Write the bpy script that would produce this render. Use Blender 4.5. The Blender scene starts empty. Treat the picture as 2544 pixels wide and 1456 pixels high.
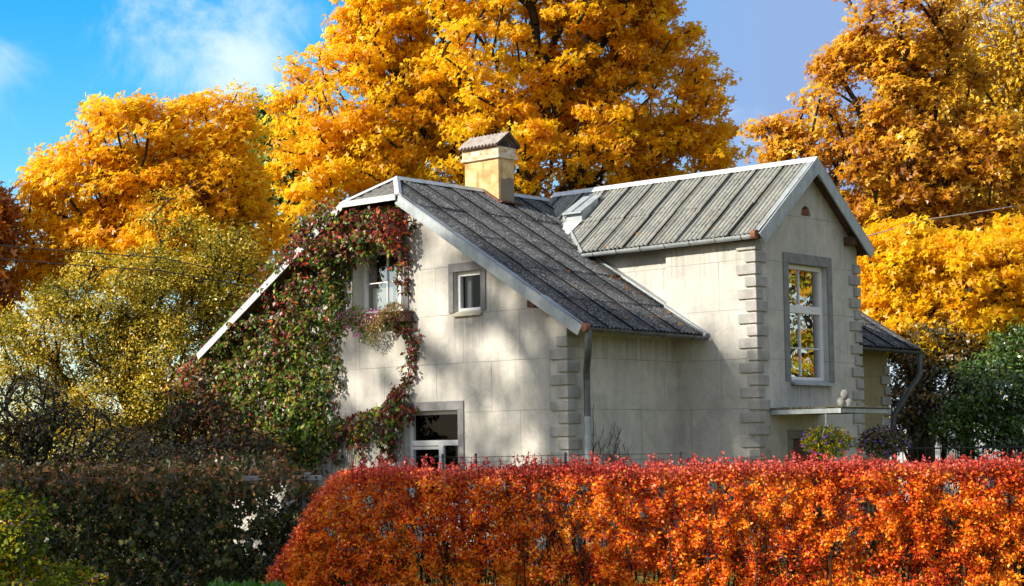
import bpy, math, random
import numpy as np
from mathutils import Vector, noise, Matrix
from mathutils.geometry import tessellate_polygon

rng = np.random.default_rng(7)
random.seed(7)
S = bpy.context.scene
col = S.collection
PI = math.pi

# ------------------------------------------------------------------ camera
YAW, PITCH, ROLL = 0.7355, 0.0892, 0.0123
CAM = Vector((22.0613, -21.1929, 1.65))
FD = 6842.08 / 3840 * 2544          # focal length in units of a 2544 wide frame
fwd = Vector((-math.sin(YAW) * math.cos(PITCH), math.cos(YAW) * math.cos(PITCH), math.sin(PITCH)))
R0 = Vector((math.cos(YAW), math.sin(YAW), 0))
U0 = R0.cross(fwd)
camR = R0 * math.cos(ROLL) - U0 * math.sin(ROLL)
camU = R0 * math.sin(ROLL) + U0 * math.cos(ROLL)
cd = bpy.data.cameras.new('camera')
cam = bpy.data.objects.new('camera', cd)
col.objects.link(cam)
cd.lens = 36 * 6842.08 / 3840
cd.sensor_width = 36
cd.clip_start = 0.1
cd.clip_end = 3000
M = Matrix((camR, camU, -fwd)).transposed().to_4x4()
M.translation = CAM
cam.matrix_world = M
S.camera = cam

def at(px, py, depth):
    """world point seen in direction (px,py), depth metres from the camera"""
    d = fwd + camR * ((px - 1272) / FD) + camU * ((728 - py) / FD)
    return CAM + d * depth

def on_plane(px, py, ax, val):
    d = fwd + camR * ((px - 1272) / FD) + camU * ((728 - py) / FD)
    return CAM + d * ((val - CAM[ax]) / d[ax])

# ------------------------------------------------------------------ tagging
def tag(o, label=None, cat=None, group=None, kind=None):
    if label: o['label'] = label
    if cat: o['category'] = cat
    if group: o['group'] = group
    if kind: o['kind'] = kind
    return o

def empty(name, loc=(0, 0, 0)):
    o = bpy.data.objects.new(name, None)
    col.objects.link(o)
    o.location = loc
    o.empty_display_size = 0.1
    return o

def link(name, me, mat, parent=None):
    o = bpy.data.objects.new(name, me)
    col.objects.link(o)
    if mat is not None:
        for m in (mat if isinstance(mat, (list, tuple)) else [mat]):
            me.materials.append(m)
    if parent is not None:
        o.parent = parent
        q = parent
        off = Vector((0, 0, 0))
        while q is not None:
            off += Vector(q.location); q = q.parent
        o.location = -off
    return o

def np_mesh(name, V, F, tint=None, tint2=None, smooth=False):
    """V (n,3), F (m,k) same-size faces"""
    V = np.asarray(V, np.float32); F = np.asarray(F, np.int32)
    me = bpy.data.meshes.new(name)
    k = F.shape[1]
    me.vertices.add(len(V)); me.vertices.foreach_set('co', V.ravel())
    me.loops.add(F.size); me.loops.foreach_set('vertex_index', F.ravel())
    me.polygons.add(len(F))
    me.polygons.foreach_set('loop_start', np.arange(0, F.size, k, dtype=np.int32))
    try: me.polygons.foreach_set('loop_total', np.full(len(F), k, np.int32))
    except Exception: pass
    if smooth: me.polygons.foreach_set('use_smooth', np.ones(len(F), bool))
    if tint is not None:
        a = me.attributes.new('tint', 'FLOAT', 'FACE'); a.data.foreach_set('value', np.asarray(tint, np.float32))
    if tint2 is not None:
        a = me.attributes.new('tint2', 'FLOAT', 'FACE'); a.data.foreach_set('value', np.asarray(tint2, np.float32))
    me.update(calc_edges=True)
    return me

class MB:
    def __init__(s): s.v = []; s.f = []
    def add(s, vs, fs):
        b = len(s.v); s.v += [tuple(x) for x in vs]; s.f += [tuple(i + b for i in f) for f in fs]; return s
    def box(s, x0, x1, y0, y1, z0, z1):
        vs = [(x, y, z) for z in (z0, z1) for y in (y0, y1) for x in (x0, x1)]
        return s.add(vs, [(0, 2, 3, 1), (4, 5, 7, 6), (0, 1, 5, 4), (2, 6, 7, 3), (0, 4, 6, 2), (1, 3, 7, 5)])
    def beam(s, a, b, side, up, w, h):
        """box along a->b, width w centred on side axis, height h up from line"""
        a, b, side, up = map(Vector, (a, b, side, up))
        side = side.normalized() * w / 2; up = up.normalized() * h
        vs = [a - side, a + side, a + side + up, a - side + up, b - side, b + side, b + side + up, b - side + up]
        return s.add(vs, [(3, 2, 1, 0), (4, 5, 6, 7), (0, 1, 5, 4), (1, 2, 6, 5), (2, 3, 7, 6), (3, 0, 4, 7)])
    def tube(s, pts, r, n=8, cap=True):
        pts = [Vector(p) for p in pts]
        rs = r if isinstance(r, (list, tuple)) else [r] * len(pts)
        b = len(s.v)
        prev = None
        for i, p in enumerate(pts):
            t = (pts[min(i + 1, len(pts) - 1)] - pts[max(i - 1, 0)])
            t = t.normalized() if t.length > 1e-9 else Vector((0, 0, 1))
            if prev is None:
                a = t.cross(Vector((0, 0, 1)))
                if a.length < .1: a = t.cross(Vector((1, 0, 0)))
                a.normalize()
            else:
                a = (prev - t * prev.dot(t)).normalized()
            prev = a
            c = t.cross(a)
            for k in range(n):
                an = 2 * PI * k / n
                s.v.append(tuple(p + (a * math.cos(an) + c * math.sin(an)) * rs[i]))
        for i in range(len(pts) - 1):
            for k in range(n):
                k2 = (k + 1) % n
                s.f.append((b + i * n + k, b + i * n + k2, b + (i + 1) * n + k2, b + (i + 1) * n + k))
        if cap:
            s.f.append(tuple(b + k for k in range(n - 1, -1, -1)))
            s.f.append(tuple(b + (len(pts) - 1) * n + k for k in range(n)))
        return s
    def ball(s, c, rx, ry, rz, n=14, m=9, fn=None):
        b = len(s.v)
        for i in range(m + 1):
            th = PI * i / m
            for k in range(n):
                ph = 2 * PI * k / n
                d = Vector((math.sin(th) * math.cos(ph), math.sin(th) * math.sin(ph), math.cos(th)))
                q = fn(d) if fn else 1
                s.v.append((c[0] + d.x * rx * q, c[1] + d.y * ry * q, c[2] + d.z * rz * q))
        for i in range(m):
            for k in range(n):
                k2 = (k + 1) % n
                s.f.append((b + i * n + k, b + (i + 1) * n + k, b + (i + 1) * n + k2, b + i * n + k2))
        return s
    def build(s, name, mat, parent=None, bevel=0, smooth=False):
        me = bpy.data.meshes.new(name)
        me.from_pydata(s.v, [], s.f); me.update()
        if smooth:
            for p in me.polygons: p.use_smooth = True
            me.set_sharp_from_angle(angle=math.radians(40))
        o = link(name, me, mat, parent)
        if bevel:
            m = o.modifiers.new('bevel', 'BEVEL'); m.width = bevel; m.segments = 1; m.limit_method = 'ANGLE'
        return o

# ------------------------------------------------------------------ materials
def newmat(name):
    m = bpy.data.materials.new(name); m.use_nodes = True
    nt = m.node_tree; nt.nodes.clear()
    out = nt.nodes.new('ShaderNodeOutputMaterial')
    return m, nt, out

def N(nt, t, **kw):
    n = nt.nodes.new(t)
    for k, v in kw.items():
        if k.startswith('i_'):
            n.inputs[k[2:].replace('_', ' ')].default_value = v
        else: setattr(n, k, v)
    return n

def ramp(nt, stops, fac=None, interp='LINEAR'):
    r = nt.nodes.new('ShaderNodeValToRGB')
    cr = r.color_ramp; cr.interpolation = interp
    while len(cr.elements) < len(stops): cr.elements.new(0.5)
    for e, (p, c) in zip(cr.elements, stops):
        e.position = p; e.color = (c[0], c[1], c[2], 1) if len(c) == 3 else c
    if fac is not None: nt.links.new(fac, r.inputs[0])
    return r

def mix(nt, a, b, fac, mode='MIX'):
    m = nt.nodes.new('ShaderNodeMix'); m.data_type = 'RGBA'; m.blend_type = mode; m.clamp_factor = True
    for s, v in ((m.inputs[0], fac), (m.inputs[6], a), (m.inputs[7], b)):
        if hasattr(v, 'is_linked') or hasattr(v, 'links'): nt.links.new(v, s)
        elif isinstance(v, (int, float)): s.default_value = v
        else: s.default_value = (v[0], v[1], v[2], 1)
    return m.outputs[2]

def math_(nt, op, a, b=None, clamp=False):
    m = nt.nodes.new('ShaderNodeMath'); m.operation = op; m.use_clamp = clamp
    for s, v in ((m.inputs[0], a), (m.inputs[1], b)):
        if v is None: continue
        if isinstance(v, (int, float)): s.default_value = v
        else: nt.links.new(v, s)
    return m.outputs[0]

def coords(nt, scale=(1, 1, 1), rot=(0, 0, 0)):
    g = nt.nodes.new('ShaderNodeNewGeometry')
    mp = nt.nodes.new('ShaderNodeMapping')
    mp.inputs['Scale'].default_value = scale; mp.inputs['Rotation'].default_value = rot
    nt.links.new(g.outputs['Position'], mp.inputs[0])
    return mp.outputs[0]

def noise_(nt, vec, scale, detail=4, rough=.55, dist=0):
    n = nt.nodes.new('ShaderNodeTexNoise')
    n.inputs['Scale'].default_value = scale; n.inputs['Detail'].default_value = detail
    n.inputs['Roughness'].default_value = rough; n.inputs['Distortion'].default_value = dist
    nt.links.new(vec, n.inputs['Vector'])
    return n.outputs[0]

def principled(nt, out, colr, rough=.6, metal=0, spec=.5, bump=None, bstr=.3, bdist=.01):
    p = nt.nodes.new('ShaderNodeBsdfPrincipled')
    if hasattr(colr, 'links'): nt.links.new(colr, p.inputs['Base Color'])
    else: p.inputs['Base Color'].default_value = (*colr[:3], 1)
    if hasattr(rough, 'links'): nt.links.new(rough, p.inputs['Roughness'])
    else: p.inputs['Roughness'].default_value = rough
    p.inputs['Metallic'].default_value = metal
    p.inputs['Specular IOR Level'].default_value = spec
    if bump is not None:
        b = nt.nodes.new('ShaderNodeBump'); b.inputs['Strength'].default_value = bstr; b.inputs['Distance'].default_value = bdist
        nt.links.new(bump, b.inputs['Height']); nt.links.new(b.outputs[0], p.inputs['Normal'])
    nt.links.new(p.outputs[0], out.inputs[0])
    return p

def simple(name, c, c2=None, scale=12, rough=.6, metal=0, spec=.4, bstr=.2, stretch=(1, 1, 1)):
    m, nt, out = newmat(name)
    v = coords(nt, stretch)
    n = noise_(nt, v, scale, 5, .6)
    if c2 is None: c2 = tuple(x * .75 for x in c)
    r = ramp(nt, [(.3, c2), (.65, c)], n)
    n2 = noise_(nt, v, scale * 6, 3)
    principled(nt, out, r.outputs[0], rough, metal, spec, n2, bstr, .004)
    return m

def leafmat(name, stops, stops2=None, trans=.4, gloss=.06, tcol=1.15, satlift=None):
    """per-leaf colour: attribute tint picks from the ramp"""
    m, nt, out = newmat(name)
    a = nt.nodes.new('ShaderNodeAttribute'); a.attribute_name = 'tint'
    r = ramp(nt, stops, a.outputs['Fac'])
    c = r.outputs[0]
    if stops2:
        a2 = nt.nodes.new('ShaderNodeAttribute'); a2.attribute_name = 'tint2'
        r2 = ramp(nt, stops2, a.outputs['Fac'])
        c = mix(nt, c, r2.outputs[0], a2.outputs['Fac'])
    d = nt.nodes.new('ShaderNodeBsdfDiffuse'); nt.links.new(c, d.inputs[0])
    t = nt.nodes.new('ShaderNodeBsdfTranslucent')
    g = nt.nodes.new('ShaderNodeGamma'); g.inputs[1].default_value = tcol; nt.links.new(c, g.inputs[0]); nt.links.new(g.outputs[0], t.inputs[0])
    ms = nt.nodes.new('ShaderNodeMixShader'); ms.inputs[0].default_value = trans
    nt.links.new(d.outputs[0], ms.inputs[1]); nt.links.new(t.outputs[0], ms.inputs[2])
    gl = nt.nodes.new('ShaderNodeBsdfGlossy'); gl.inputs['Roughness'].default_value = .38
    m2 = nt.nodes.new('ShaderNodeMixShader'); m2.inputs[0].default_value = gloss
    nt.links.new(ms.outputs[0], m2.inputs[1]); nt.links.new(gl.outputs[0], m2.inputs[2])
    nt.links.new(m2.outputs[0], out.inputs[0])
    return m

# wall render: stucco scored into large blocks
def wall_material(name, axis, zoff, c_hi, c_lo):
    m, nt, out = newmat(name)
    g = nt.nodes.new('ShaderNodeNewGeometry')
    sx = nt.nodes.new('ShaderNodeSeparateXYZ'); nt.links.new(g.outputs['Position'], sx.inputs[0])
    cx = nt.nodes.new('ShaderNodeCombineXYZ')
    nt.links.new(sx.outputs['XY'.index(axis) if axis in 'XY' else 0], cx.inputs[0])
    zz = math_(nt, 'SUBTRACT', sx.outputs[2], zoff)
    nt.links.new(zz, cx.inputs[1])
    br = nt.nodes.new('ShaderNodeTexBrick')
    br.inputs['Scale'].default_value = 1; br.inputs['Mortar Size'].default_value = .006; br.inputs['Mortar Smooth'].default_value = .1
    br.inputs['Brick Width'].default_value = 1.22; br.inputs['Row Height'].default_value = .79
    br.inputs['Color1'].default_value = (1, 1, 1, 1); br.inputs['Color2'].default_value = (.93, .93, .93, 1); br.inputs['Mortar'].default_value = (0, 0, 0, 1)
    # gently wavering joints
    vw = coords(nt, (1, 1, 1)); nw = nt.nodes.new('ShaderNodeTexNoise'); nw.inputs['Scale'].default_value = 1.3; nt.links.new(vw, nw.inputs['Vector'])
    vm = nt.nodes.new('ShaderNodeVectorMath'); vm.operation = 'MULTIPLY_ADD'
    nt.links.new(nw.outputs['Color'], vm.inputs[0]); vm.inputs[1].default_value = (.03, .03, 0); nt.links.new(cx.outputs[0], vm.inputs[2])
    nt.links.new(vm.outputs[0], br.inputs['Vector'])
    v = coords(nt)
    big = noise_(nt, v, .9, 5, .6)
    streak = noise_(nt, coords(nt, (5, 5, .5)), 1.5, 5, .65)
    fine = noise_(nt, v, 26, 4, .7)
    speck = noise_(nt, v, 130, 2, .6)
    base = ramp(nt, [(.33, c_lo), (.62, c_hi)], big).outputs[0]
    base = mix(nt, base, (.20, .19, .17), math_(nt, 'MULTIPLY', ramp(nt, [(.5, (0, 0, 0)), (.78, (1, 1, 1))], streak).outputs[0], .35))
    base = mix(nt, base, ramp(nt, [(.3, (.7, .7, .7)), (.7, (1, 1, 1))], fine).outputs[0], .4, 'MULTIPLY')
    # hairline joints, partly worn away
    worn = ramp(nt, [(.38, (.02, .02, .02)), (.62, (.5, .5, .5))], noise_(nt, v, 1.8, 3)).outputs[0]
    inv = math_(nt, 'SUBTRACT', 1, br.outputs['Fac'])
    jf = math_(nt, 'MULTIPLY', br.outputs['Fac'], worn)
    base = mix(nt, base, br.outputs['Color'], .25, 'MULTIPLY')
    base = mix(nt, base, (.13, .12, .10), jf)
    # drip stains below sills, canopy and eaves
    hor = sx.outputs['XY'.index(axis)]
    st_ = ramp(nt, [(.42, (0, 0, 0)), (.62, (1, 1, 1))], noise_(nt, coords(nt, (9, 9, .35)), 1.6, 5, .7)).outputs[0]
    boxes = [(1.6, 2.27, 3.2, 3.95), (-.8, .5, 3.1, 3.9)] if axis == 'X' else [(3.68, 4.95, 2.2, 2.80)]
    boxes += [(-9, 9, -.4, 1.75), (3.9, 5.6, 4.4, 5.0)] if axis == 'X' else [(-9, 9, -.4, 1.9), (0, 2.9, 2.9, 3.5)]
    for a0, a1, b0, b1 in boxes:
        k1 = math_(nt, 'MULTIPLY', math_(nt, 'GREATER_THAN', hor, a0), math_(nt, 'LESS_THAN', hor, a1))
        up = b1 < 2.5 and a0 < 0
        mr = nt.nodes.new('ShaderNodeMapRange'); nt.links.new(sx.outputs[2], mr.inputs[0])
        for q, v_ in enumerate((b0, b1, 1, 0) if up else (b0, b1, 0, 1)): mr.inputs[q + 1].default_value = v_
        top_ = 1 if up else math_(nt, 'LESS_THAN', sx.outputs[2], b1)
        k2 = mr.outputs[0] if up else math_(nt, 'MULTIPLY', mr.outputs[0], top_)
        base = mix(nt, base, (.17, .165, .15), math_(nt, 'MULTIPLY', math_(nt, 'MULTIPLY', k1, k2), math_(nt, 'MULTIPLY', st_, .6)))
    # hairline cracks and grimy patches
    vo = nt.nodes.new('ShaderNodeTexVoronoi'); vo.feature = 'DISTANCE_TO_EDGE'; vo.inputs['Scale'].default_value = .75
    vd = nt.nodes.new('ShaderNodeVectorMath'); vd.operation = 'MULTIPLY_ADD'; nt.links.new(nw.outputs['Color'], vd.inputs[0]); vd.inputs[1].default_value = (.9, .9, .9); nt.links.new(v, vd.inputs[2]); nt.links.new(vd.outputs[0], vo.inputs['Vector'])
    ck = math_(nt, 'LESS_THAN', vo.outputs['Distance'], .004)
    ck = math_(nt, 'MULTIPLY', ck, ramp(nt, [(.52, (0, 0, 0)), (.62, (.28, .28, .28))], noise_(nt, v, 1.1, 3)).outputs[0])
    base = mix(nt, base, (.14, .13, .12), ck)
    gp_ = ramp(nt, [(.45, (0, 0, 0)), (.75, (.6, .6, .6))], noise_(nt, v, 2.7, 7, .7, .8)).outputs[0]
    base = mix(nt, base, (.27, .265, .255), gp_)
    # dirt rising from the foot of the wall
    h = math_(nt, 'ADD', math_(nt, 'MULTIPLY', fine, .008), math_(nt, 'MULTIPLY', speck, .004))
    h = math_(nt, 'SUBTRACT', h, math_(nt, 'MULTIPLY', br.outputs['Fac'], .006))
    principled(nt, out, base, .9, 0, .15, h, .45, 1)
    return m

W_HI, W_LO = (.61, .595, .55), (.49, .48, .455)
m_wallX = wall_material('render_front', 'X', 1.586 - .79 * 4, W_HI, W_LO)
m_wallY = wall_material('render_side', 'Y', 1.586 - .79 * 4, W_HI, W_LO)
m_wallR = wall_material('render_ochre', 'Y', 1.5 - .79 * 4, (.42, .36, .20), (.33, .28, .16))
m_stone = simple('grey_stone', (.40, .395, .38), (.27, .268, .26), 5, .9, 0, .15, .6)
m_band = simple('grey_band', (.26, .26, .27), (.18, .18, .19), 7, .9, 0, .15, .4)
m_white = simple('white_paint', (.78, .79, .82), (.68, .69, .73), 6, .35, 0, .5, .05)
m_cream = simple('cream_paint', (.62, .58, .46), (.5, .46, .36), 8, .7)
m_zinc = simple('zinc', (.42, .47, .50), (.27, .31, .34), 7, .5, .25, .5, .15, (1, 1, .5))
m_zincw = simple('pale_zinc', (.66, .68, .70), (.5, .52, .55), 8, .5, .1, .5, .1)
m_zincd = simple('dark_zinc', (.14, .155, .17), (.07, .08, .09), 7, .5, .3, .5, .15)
m_brown = simple('brown_wood', (.12, .065, .045), (.06, .035, .027), 8, .75, 0, .2, .4, (1, 1, 4))
m_rust = simple('rust', (.24, .10, .055), (.13, .055, .035), 20, .8)
m_bark = simple('bark', (.055, .045, .036), (.022, .018, .015), 8, .95, 0, .1, .8, (4, 4, 1))
m_barkl = simple('pale_bark', (.22, .20, .17), (.09, .08, .065), 8, .95, 0, .1, .8, (4, 4, 1))
m_dark = simple('dark_iron', (.03, .03, .033), (.02, .02, .02), 9, .6)
m_concrete = simple('concrete', (.36, .36, .37), (.22, .22, .23), 5, .9, 0, .1, .5)
m_cable = simple('cable_grey', (.5, .5, .5), (.4, .4, .4), 5, .6)
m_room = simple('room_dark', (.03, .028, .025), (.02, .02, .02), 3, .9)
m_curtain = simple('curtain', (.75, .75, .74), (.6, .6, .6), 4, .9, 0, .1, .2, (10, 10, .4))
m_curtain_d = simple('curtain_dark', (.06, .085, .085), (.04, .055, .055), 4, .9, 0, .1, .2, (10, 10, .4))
m_door = simple('door_wood', (.10, .03, .015), (.06, .018, .01), 5, .5, 0, .4, .2, (1, 6, 1))

def glass_mat(name, refl, tint=(.8, .85, .85)):
    m, nt, out = newmat(name)
    tr = nt.nodes.new('ShaderNodeBsdfTransparent'); tr.inputs[0].default_value = (*tint, 1)
    gl = nt.nodes.new('ShaderNodeBsdfGlossy'); gl.inputs['Roughness'].default_value = .01; gl.inputs[0].default_value = (1, 1, 1, 1)
    b = nt.nodes.new('ShaderNodeBump'); b.inputs['Strength'].default_value = .15; b.inputs['Distance'].default_value = .02
    nt.links.new(noise_(nt, coords(nt), 1.6, 2), b.inputs['Height']); nt.links.new(b.outputs[0], gl.inputs['Normal'])
    ms = nt.nodes.new('ShaderNodeMixShader'); ms.inputs[0].default_value = refl
    nt.links.new(tr.outputs[0], ms.inputs[1]); nt.links.new(gl.outputs[0], ms.inputs[2]); nt.links.new(ms.outputs[0], out.inputs[0])
    return m
m_glass = glass_mat('glass', .025)
m_glass_hi = glass_mat('coated_glass', .55, (.5, .55, .55))
m_glass_up = glass_mat('old_glass', .38, (.7, .74, .74))

def roof_mat(name, light, dark, lich, lichamt, axis, per, off, stripe, moss):
    """fibre-cement sheets: mottled, darkened along the side laps and wave troughs"""
    m, nt, out = newmat(name)
    v = coords(nt)
    g = nt.nodes.new('ShaderNodeNewGeometry'); sx = nt.nodes.new('ShaderNodeSeparateXYZ'); nt.links.new(g.outputs['Position'], sx.inputs[0])
    n1 = noise_(nt, v, 2.5, 5, .65); n2 = noise_(nt, v, 30, 5, .75); n3 = noise_(nt, v, 9, 5, .7)
    c = ramp(nt, [(.35, dark), (.65, light)], n1).outputs[0]
    c = mix(nt, c, lich, math_(nt, 'MULTIPLY', ramp(nt, [(.50, (0, 0, 0)), (.62, (1, 1, 1))], n2).outputs[0], lichamt))
    c = mix(nt, c, (.012, .013, .014), math_(nt, 'MULTIPLY', ramp(nt, [(.52, (0, 0, 0)), (.7, (1, 1, 1))], n3).outputs[0], .6))
    if moss: c = mix(nt, c, (.16, .15, .05), math_(nt, 'MULTIPLY', ramp(nt, [(.5, (0, 0, 0)), (.7, (1, 1, 1))], noise_(nt, v, 5, 4, .6)).outputs[0], moss))
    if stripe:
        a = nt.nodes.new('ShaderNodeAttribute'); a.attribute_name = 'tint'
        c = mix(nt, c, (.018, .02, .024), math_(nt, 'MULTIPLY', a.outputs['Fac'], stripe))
    principled(nt, out, c, .92, 0, .12, n2, .8, .012)
    return m
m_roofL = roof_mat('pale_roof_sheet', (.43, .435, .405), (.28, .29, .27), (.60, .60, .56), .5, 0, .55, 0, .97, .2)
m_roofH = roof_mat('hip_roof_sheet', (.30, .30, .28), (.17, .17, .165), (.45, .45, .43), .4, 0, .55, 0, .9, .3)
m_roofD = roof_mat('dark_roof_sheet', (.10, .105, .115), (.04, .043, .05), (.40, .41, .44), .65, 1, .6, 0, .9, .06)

def chimney_mat():
    m, nt, out = newmat('ochre_render')
    v = coords(nt)
    n = noise_(nt, v, 3.5, 6, .65); n2 = noise_(nt, coords(nt, (4, 4, .8)), 3, 4)
    c = ramp(nt, [(.3, (.40, .24, .10)), (.5, (.60, .44, .22)), (.7, (.66, .53, .32))], n).outputs[0]
    c = mix(nt, c, (.34, .12, .04), math_(nt, 'MULTIPLY', ramp(nt, [(.52, (0, 0, 0)), (.66, (1, 1, 1))], n2).outputs[0], .6))
    g = nt.nodes.new('ShaderNodeNewGeometry'); sx = nt.nodes.new('ShaderNodeSeparateXYZ'); nt.links.new(g.outputs['Position'], sx.inputs[0])
    # cement repair and soot low on the side towards the wing
    k = math_(nt, 'MULTIPLY', math_(nt, 'GREATER_THAN', math_(nt, 'ADD', sx.outputs[1], math_(nt, 'MULTIPLY', n, .16)), 2.62),
              math_(nt, 'LESS_THAN', math_(nt, 'ADD', sx.outputs[2], math_(nt, 'MULTIPLY', n, .3)), 6.74))
    c = mix(nt, c, (.10, .10, .10), math_(nt, 'MULTIPLY', k, .75))
    principled(nt, out, c, .9, 0, .15, noise_(nt, v, 30, 4), .7, .015)
    return m
m_chim = chimney_mat()

def ground_mat():
    m, nt, out = newmat('lawn_and_gravel')
    v = coords(nt)
    n = noise_(nt, v, .35, 5, .6); n2 = noise_(nt, v, 22, 5, .7)
    c = ramp(nt, [(.3, (.03, .055, .012)), (.6, (.07, .10, .02))], n2).outputs[0]
    c2 = ramp(nt, [(.3, (.22, .10, .015)), (.7, (.50, .28, .03))], n2).outputs[0]
    c = mix(nt, c, c2, ramp(nt, [(.50, (0, 0, 0)), (.62, (1, 1, 1))], noise_(nt, v, 7, 5, .8)).outputs[0])
    principled(nt, out, c, .95, 0, .1, n2, .6, .03)
    return m
m_ground = ground_mat()

# ------------------------------------------------------------------ world + sun
SUN_AZ = math.atan2(-.60, -.80)      # direction TO the sun in the ground plane: x=-.60 y=-.80
SUN_EL = math.radians(27)
sx_, sy_ = -.34, -.94
l_ = math.hypot(sx_, sy_); sx_ /= l_; sy_ /= l_
sun_to = Vector((sx_ * math.cos(SUN_EL), sy_ * math.cos(SUN_EL), math.sin(SUN_EL)))
w = bpy.data.worlds.new('World'); S.world = w; w.use_nodes = True
nt = w.node_tree; nt.nodes.clear()
out = nt.nodes.new('ShaderNodeOutputWorld'); bg = nt.nodes.new('ShaderNodeBackground'); bg.inputs[1].default_value = .103
sky = nt.nodes.new('ShaderNodeTexSky'); sky.sky_type = 'NISHITA'; sky.sun_disc = False
sky.sun_elevation = SUN_EL; sky.sun_rotation = math.atan2(sx_, sy_)
sky.air_density = 1.0; sky.dust_density = .6; sky.ozone_density = 2.2; sky.altitude = 50
hs = nt.nodes.new('ShaderNodeHueSaturation'); hs.inputs['Saturation'].default_value = 1.6; hs.inputs['Value'].default_value = 1.5; hs.inputs['Hue'].default_value = .495
nt.links.new(sky.outputs[0], hs.inputs['Color'])
tc = nt.nodes.new('ShaderNodeTexCoord')
mp = nt.nodes.new('ShaderNodeMapping'); mp.inputs['Scale'].default_value = (1, 1, 1.5); nt.links.new(tc.outputs['Generated'], mp.inputs[0])
cn = noise_(nt, mp.outputs[0], 10.0, 9, .64, .5)
def dirmask(px, py, rad):
    d = (fwd + camR * ((px - 1272) / FD) + camU * ((728 - py) / FD)).normalized()
    vm = nt.nodes.new('ShaderNodeVectorMath'); vm.operation = 'DISTANCE'; vm.inputs[1].default_value = d
    nt.links.new(tc.outputs['Generated'], vm.inputs[0])
    mr = nt.nodes.new('ShaderNodeMapRange'); mr.interpolation_type = 'SMOOTHSTEP'
    mr.inputs[1].default_value = 0; mr.inputs[2].default_value = rad; mr.inputs[3].default_value = 1; mr.inputs[4].default_value = 0
    nt.links.new(vm.outputs['Value'], mr.inputs[0])
    return mr.outputs[0]
msk = None
for px, py, rad, wt in ((640, -10, .09, .18), (720, 70, .05, .12), (570, 190, .055, .17), (420, 180, .04, .12), (-20, 150, .045, .24), (330, 40, .05, .06), (60, 700, .06, .25), (2300, 900, .12, .25), (400, 900, .10, .2)):
    k = math_(nt, 'MULTIPLY', dirmask(px, py, rad), wt)
    msk = k if msk is None else math_(nt, 'ADD', msk, k)
cf = math_(nt, 'ADD', math_(nt, 'SUBTRACT', cn, .10), msk)
cr = ramp(nt, [(.48, (0, 0, 0)), (.86, (1, 1, 1))], cf, 'EASE').outputs[0]
# a veil of high haze towards the right of the view: periwinkle instead of azure
dm = dirmask(2450, 100, .40)
c1 = mix(nt, hs.outputs[0], (2.0, 3.0, 5.15), math_(nt, 'MULTIPLY', dm, 1.25, True))
c1 = mix(nt, c1, (6.6, 7.3, 8.2), math_(nt, 'MULTIPLY', cr, .75))
# unseen broken cloud added outside the view to whiten and lift the fill light
vmx = nt.nodes.new('ShaderNodeVectorMath'); vmx.operation = 'DISTANCE'; vmx.inputs[1].default_value = fwd
nt.links.new(tc.outputs['Generated'], vmx.inputs[0])
mrx = nt.nodes.new('ShaderNodeMapRange'); mrx.interpolation_type = 'SMOOTHSTEP'
for k_, v_ in enumerate((.50, .95, 0, 1)): mrx.inputs[k_ + 1].default_value = v_
nt.links.new(vmx.outputs['Value'], mrx.inputs[0])
cn2 = noise_(nt, mp.outputs[0], 2.2, 7, .6, .4)
cov = ramp(nt, [(.30, (.35, .35, .35)), (.58, (1, 1, 1))], cn2).outputs[0]
c1 = mix(nt, c1, (4.7, 4.6, 4.5), math_(nt, 'MULTIPLY', mrx.outputs[0], math_(nt, 'MULTIPLY', cov, .86)))
nt.links.new(c1, bg.inputs[0]); nt.links.new(bg.outputs[0], out.inputs[0])

sd = bpy.data.lights.new('sun', 'SUN'); sd.energy = 4.9; sd.angle = math.radians(.55); sd.color = (1, .90, .74)
so = bpy.data.objects.new('sun', sd); col.objects.link(so)
so.rotation_euler = sun_to.to_track_quat('Z', 'Y').to_euler(); so.location = (0, 0, 30)
S.view_settings.view_transform = 'Standard'; S.view_settings.look = 'None'; S.view_settings.gamma = 1; S.view_settings.use_curve_mapping = False
S.view_settings.exposure = .62
S.cycles.max_bounces = 7; S.cycles.diffuse_bounces = 3; S.cycles.glossy_bounces = 3; S.cycles.transmission_bounces = 5; S.cycles.transparent_max_bounces = 8
S.cycles.use_denoising = True
try:
    S.cycles.denoiser = 'OPENIMAGEDENOISE'; S.cycles.denoising_input_passes = 'RGB_ALBEDO_NORMAL'; S.cycles.denoising_prefilter = 'ACCURATE'
except Exception: pass
S.cycles.sample_clamp_indirect = 4

# ------------------------------------------------------------------ leaves
def unit(a): return a / np.maximum(np.linalg.norm(a, axis=1, keepdims=True), 1e-9)

SHAPES = {}
# maple: three folded lobes ; each quad (x along tip, y side, z fold)
def lobe(ang, L, Wd, b=(0, 0)):
    c, s = math.cos(ang), math.sin(ang)
    pts = [(0, 0, 0), (L * .5, -Wd, .05), (L, 0, -.04), (L * .5, Wd, .05)]
    return [(b[0] + x * c - y * s, b[1] + x * s + y * c, z) for x, y, z in pts]
SHAPES['maple'] = [lobe(0, 1, .24, (.0, 0)), lobe(1.05, .78, .22), lobe(-1.05, .78, .22)]
SHAPES['oval'] = [[(0, 0, 0), (.5, -.27, .05), (1, 0, -.03), (.5, .27, .05)]]
SHAPES['slim'] = [[(0, 0, 0), (.5, -.17, .04), (1, 0, -.05), (.5, .17, .04)]]
SHAPES['broad'] = [[(0, 0, 0), (.35, -.44, .06), (1, 0, -.08), (.35, .44, .06)]]
SHAPES['petal'] = [[(0, 0, 0), (.5, -.45, .12), (1, 0, .05), (.5, .45, .12)]]

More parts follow.
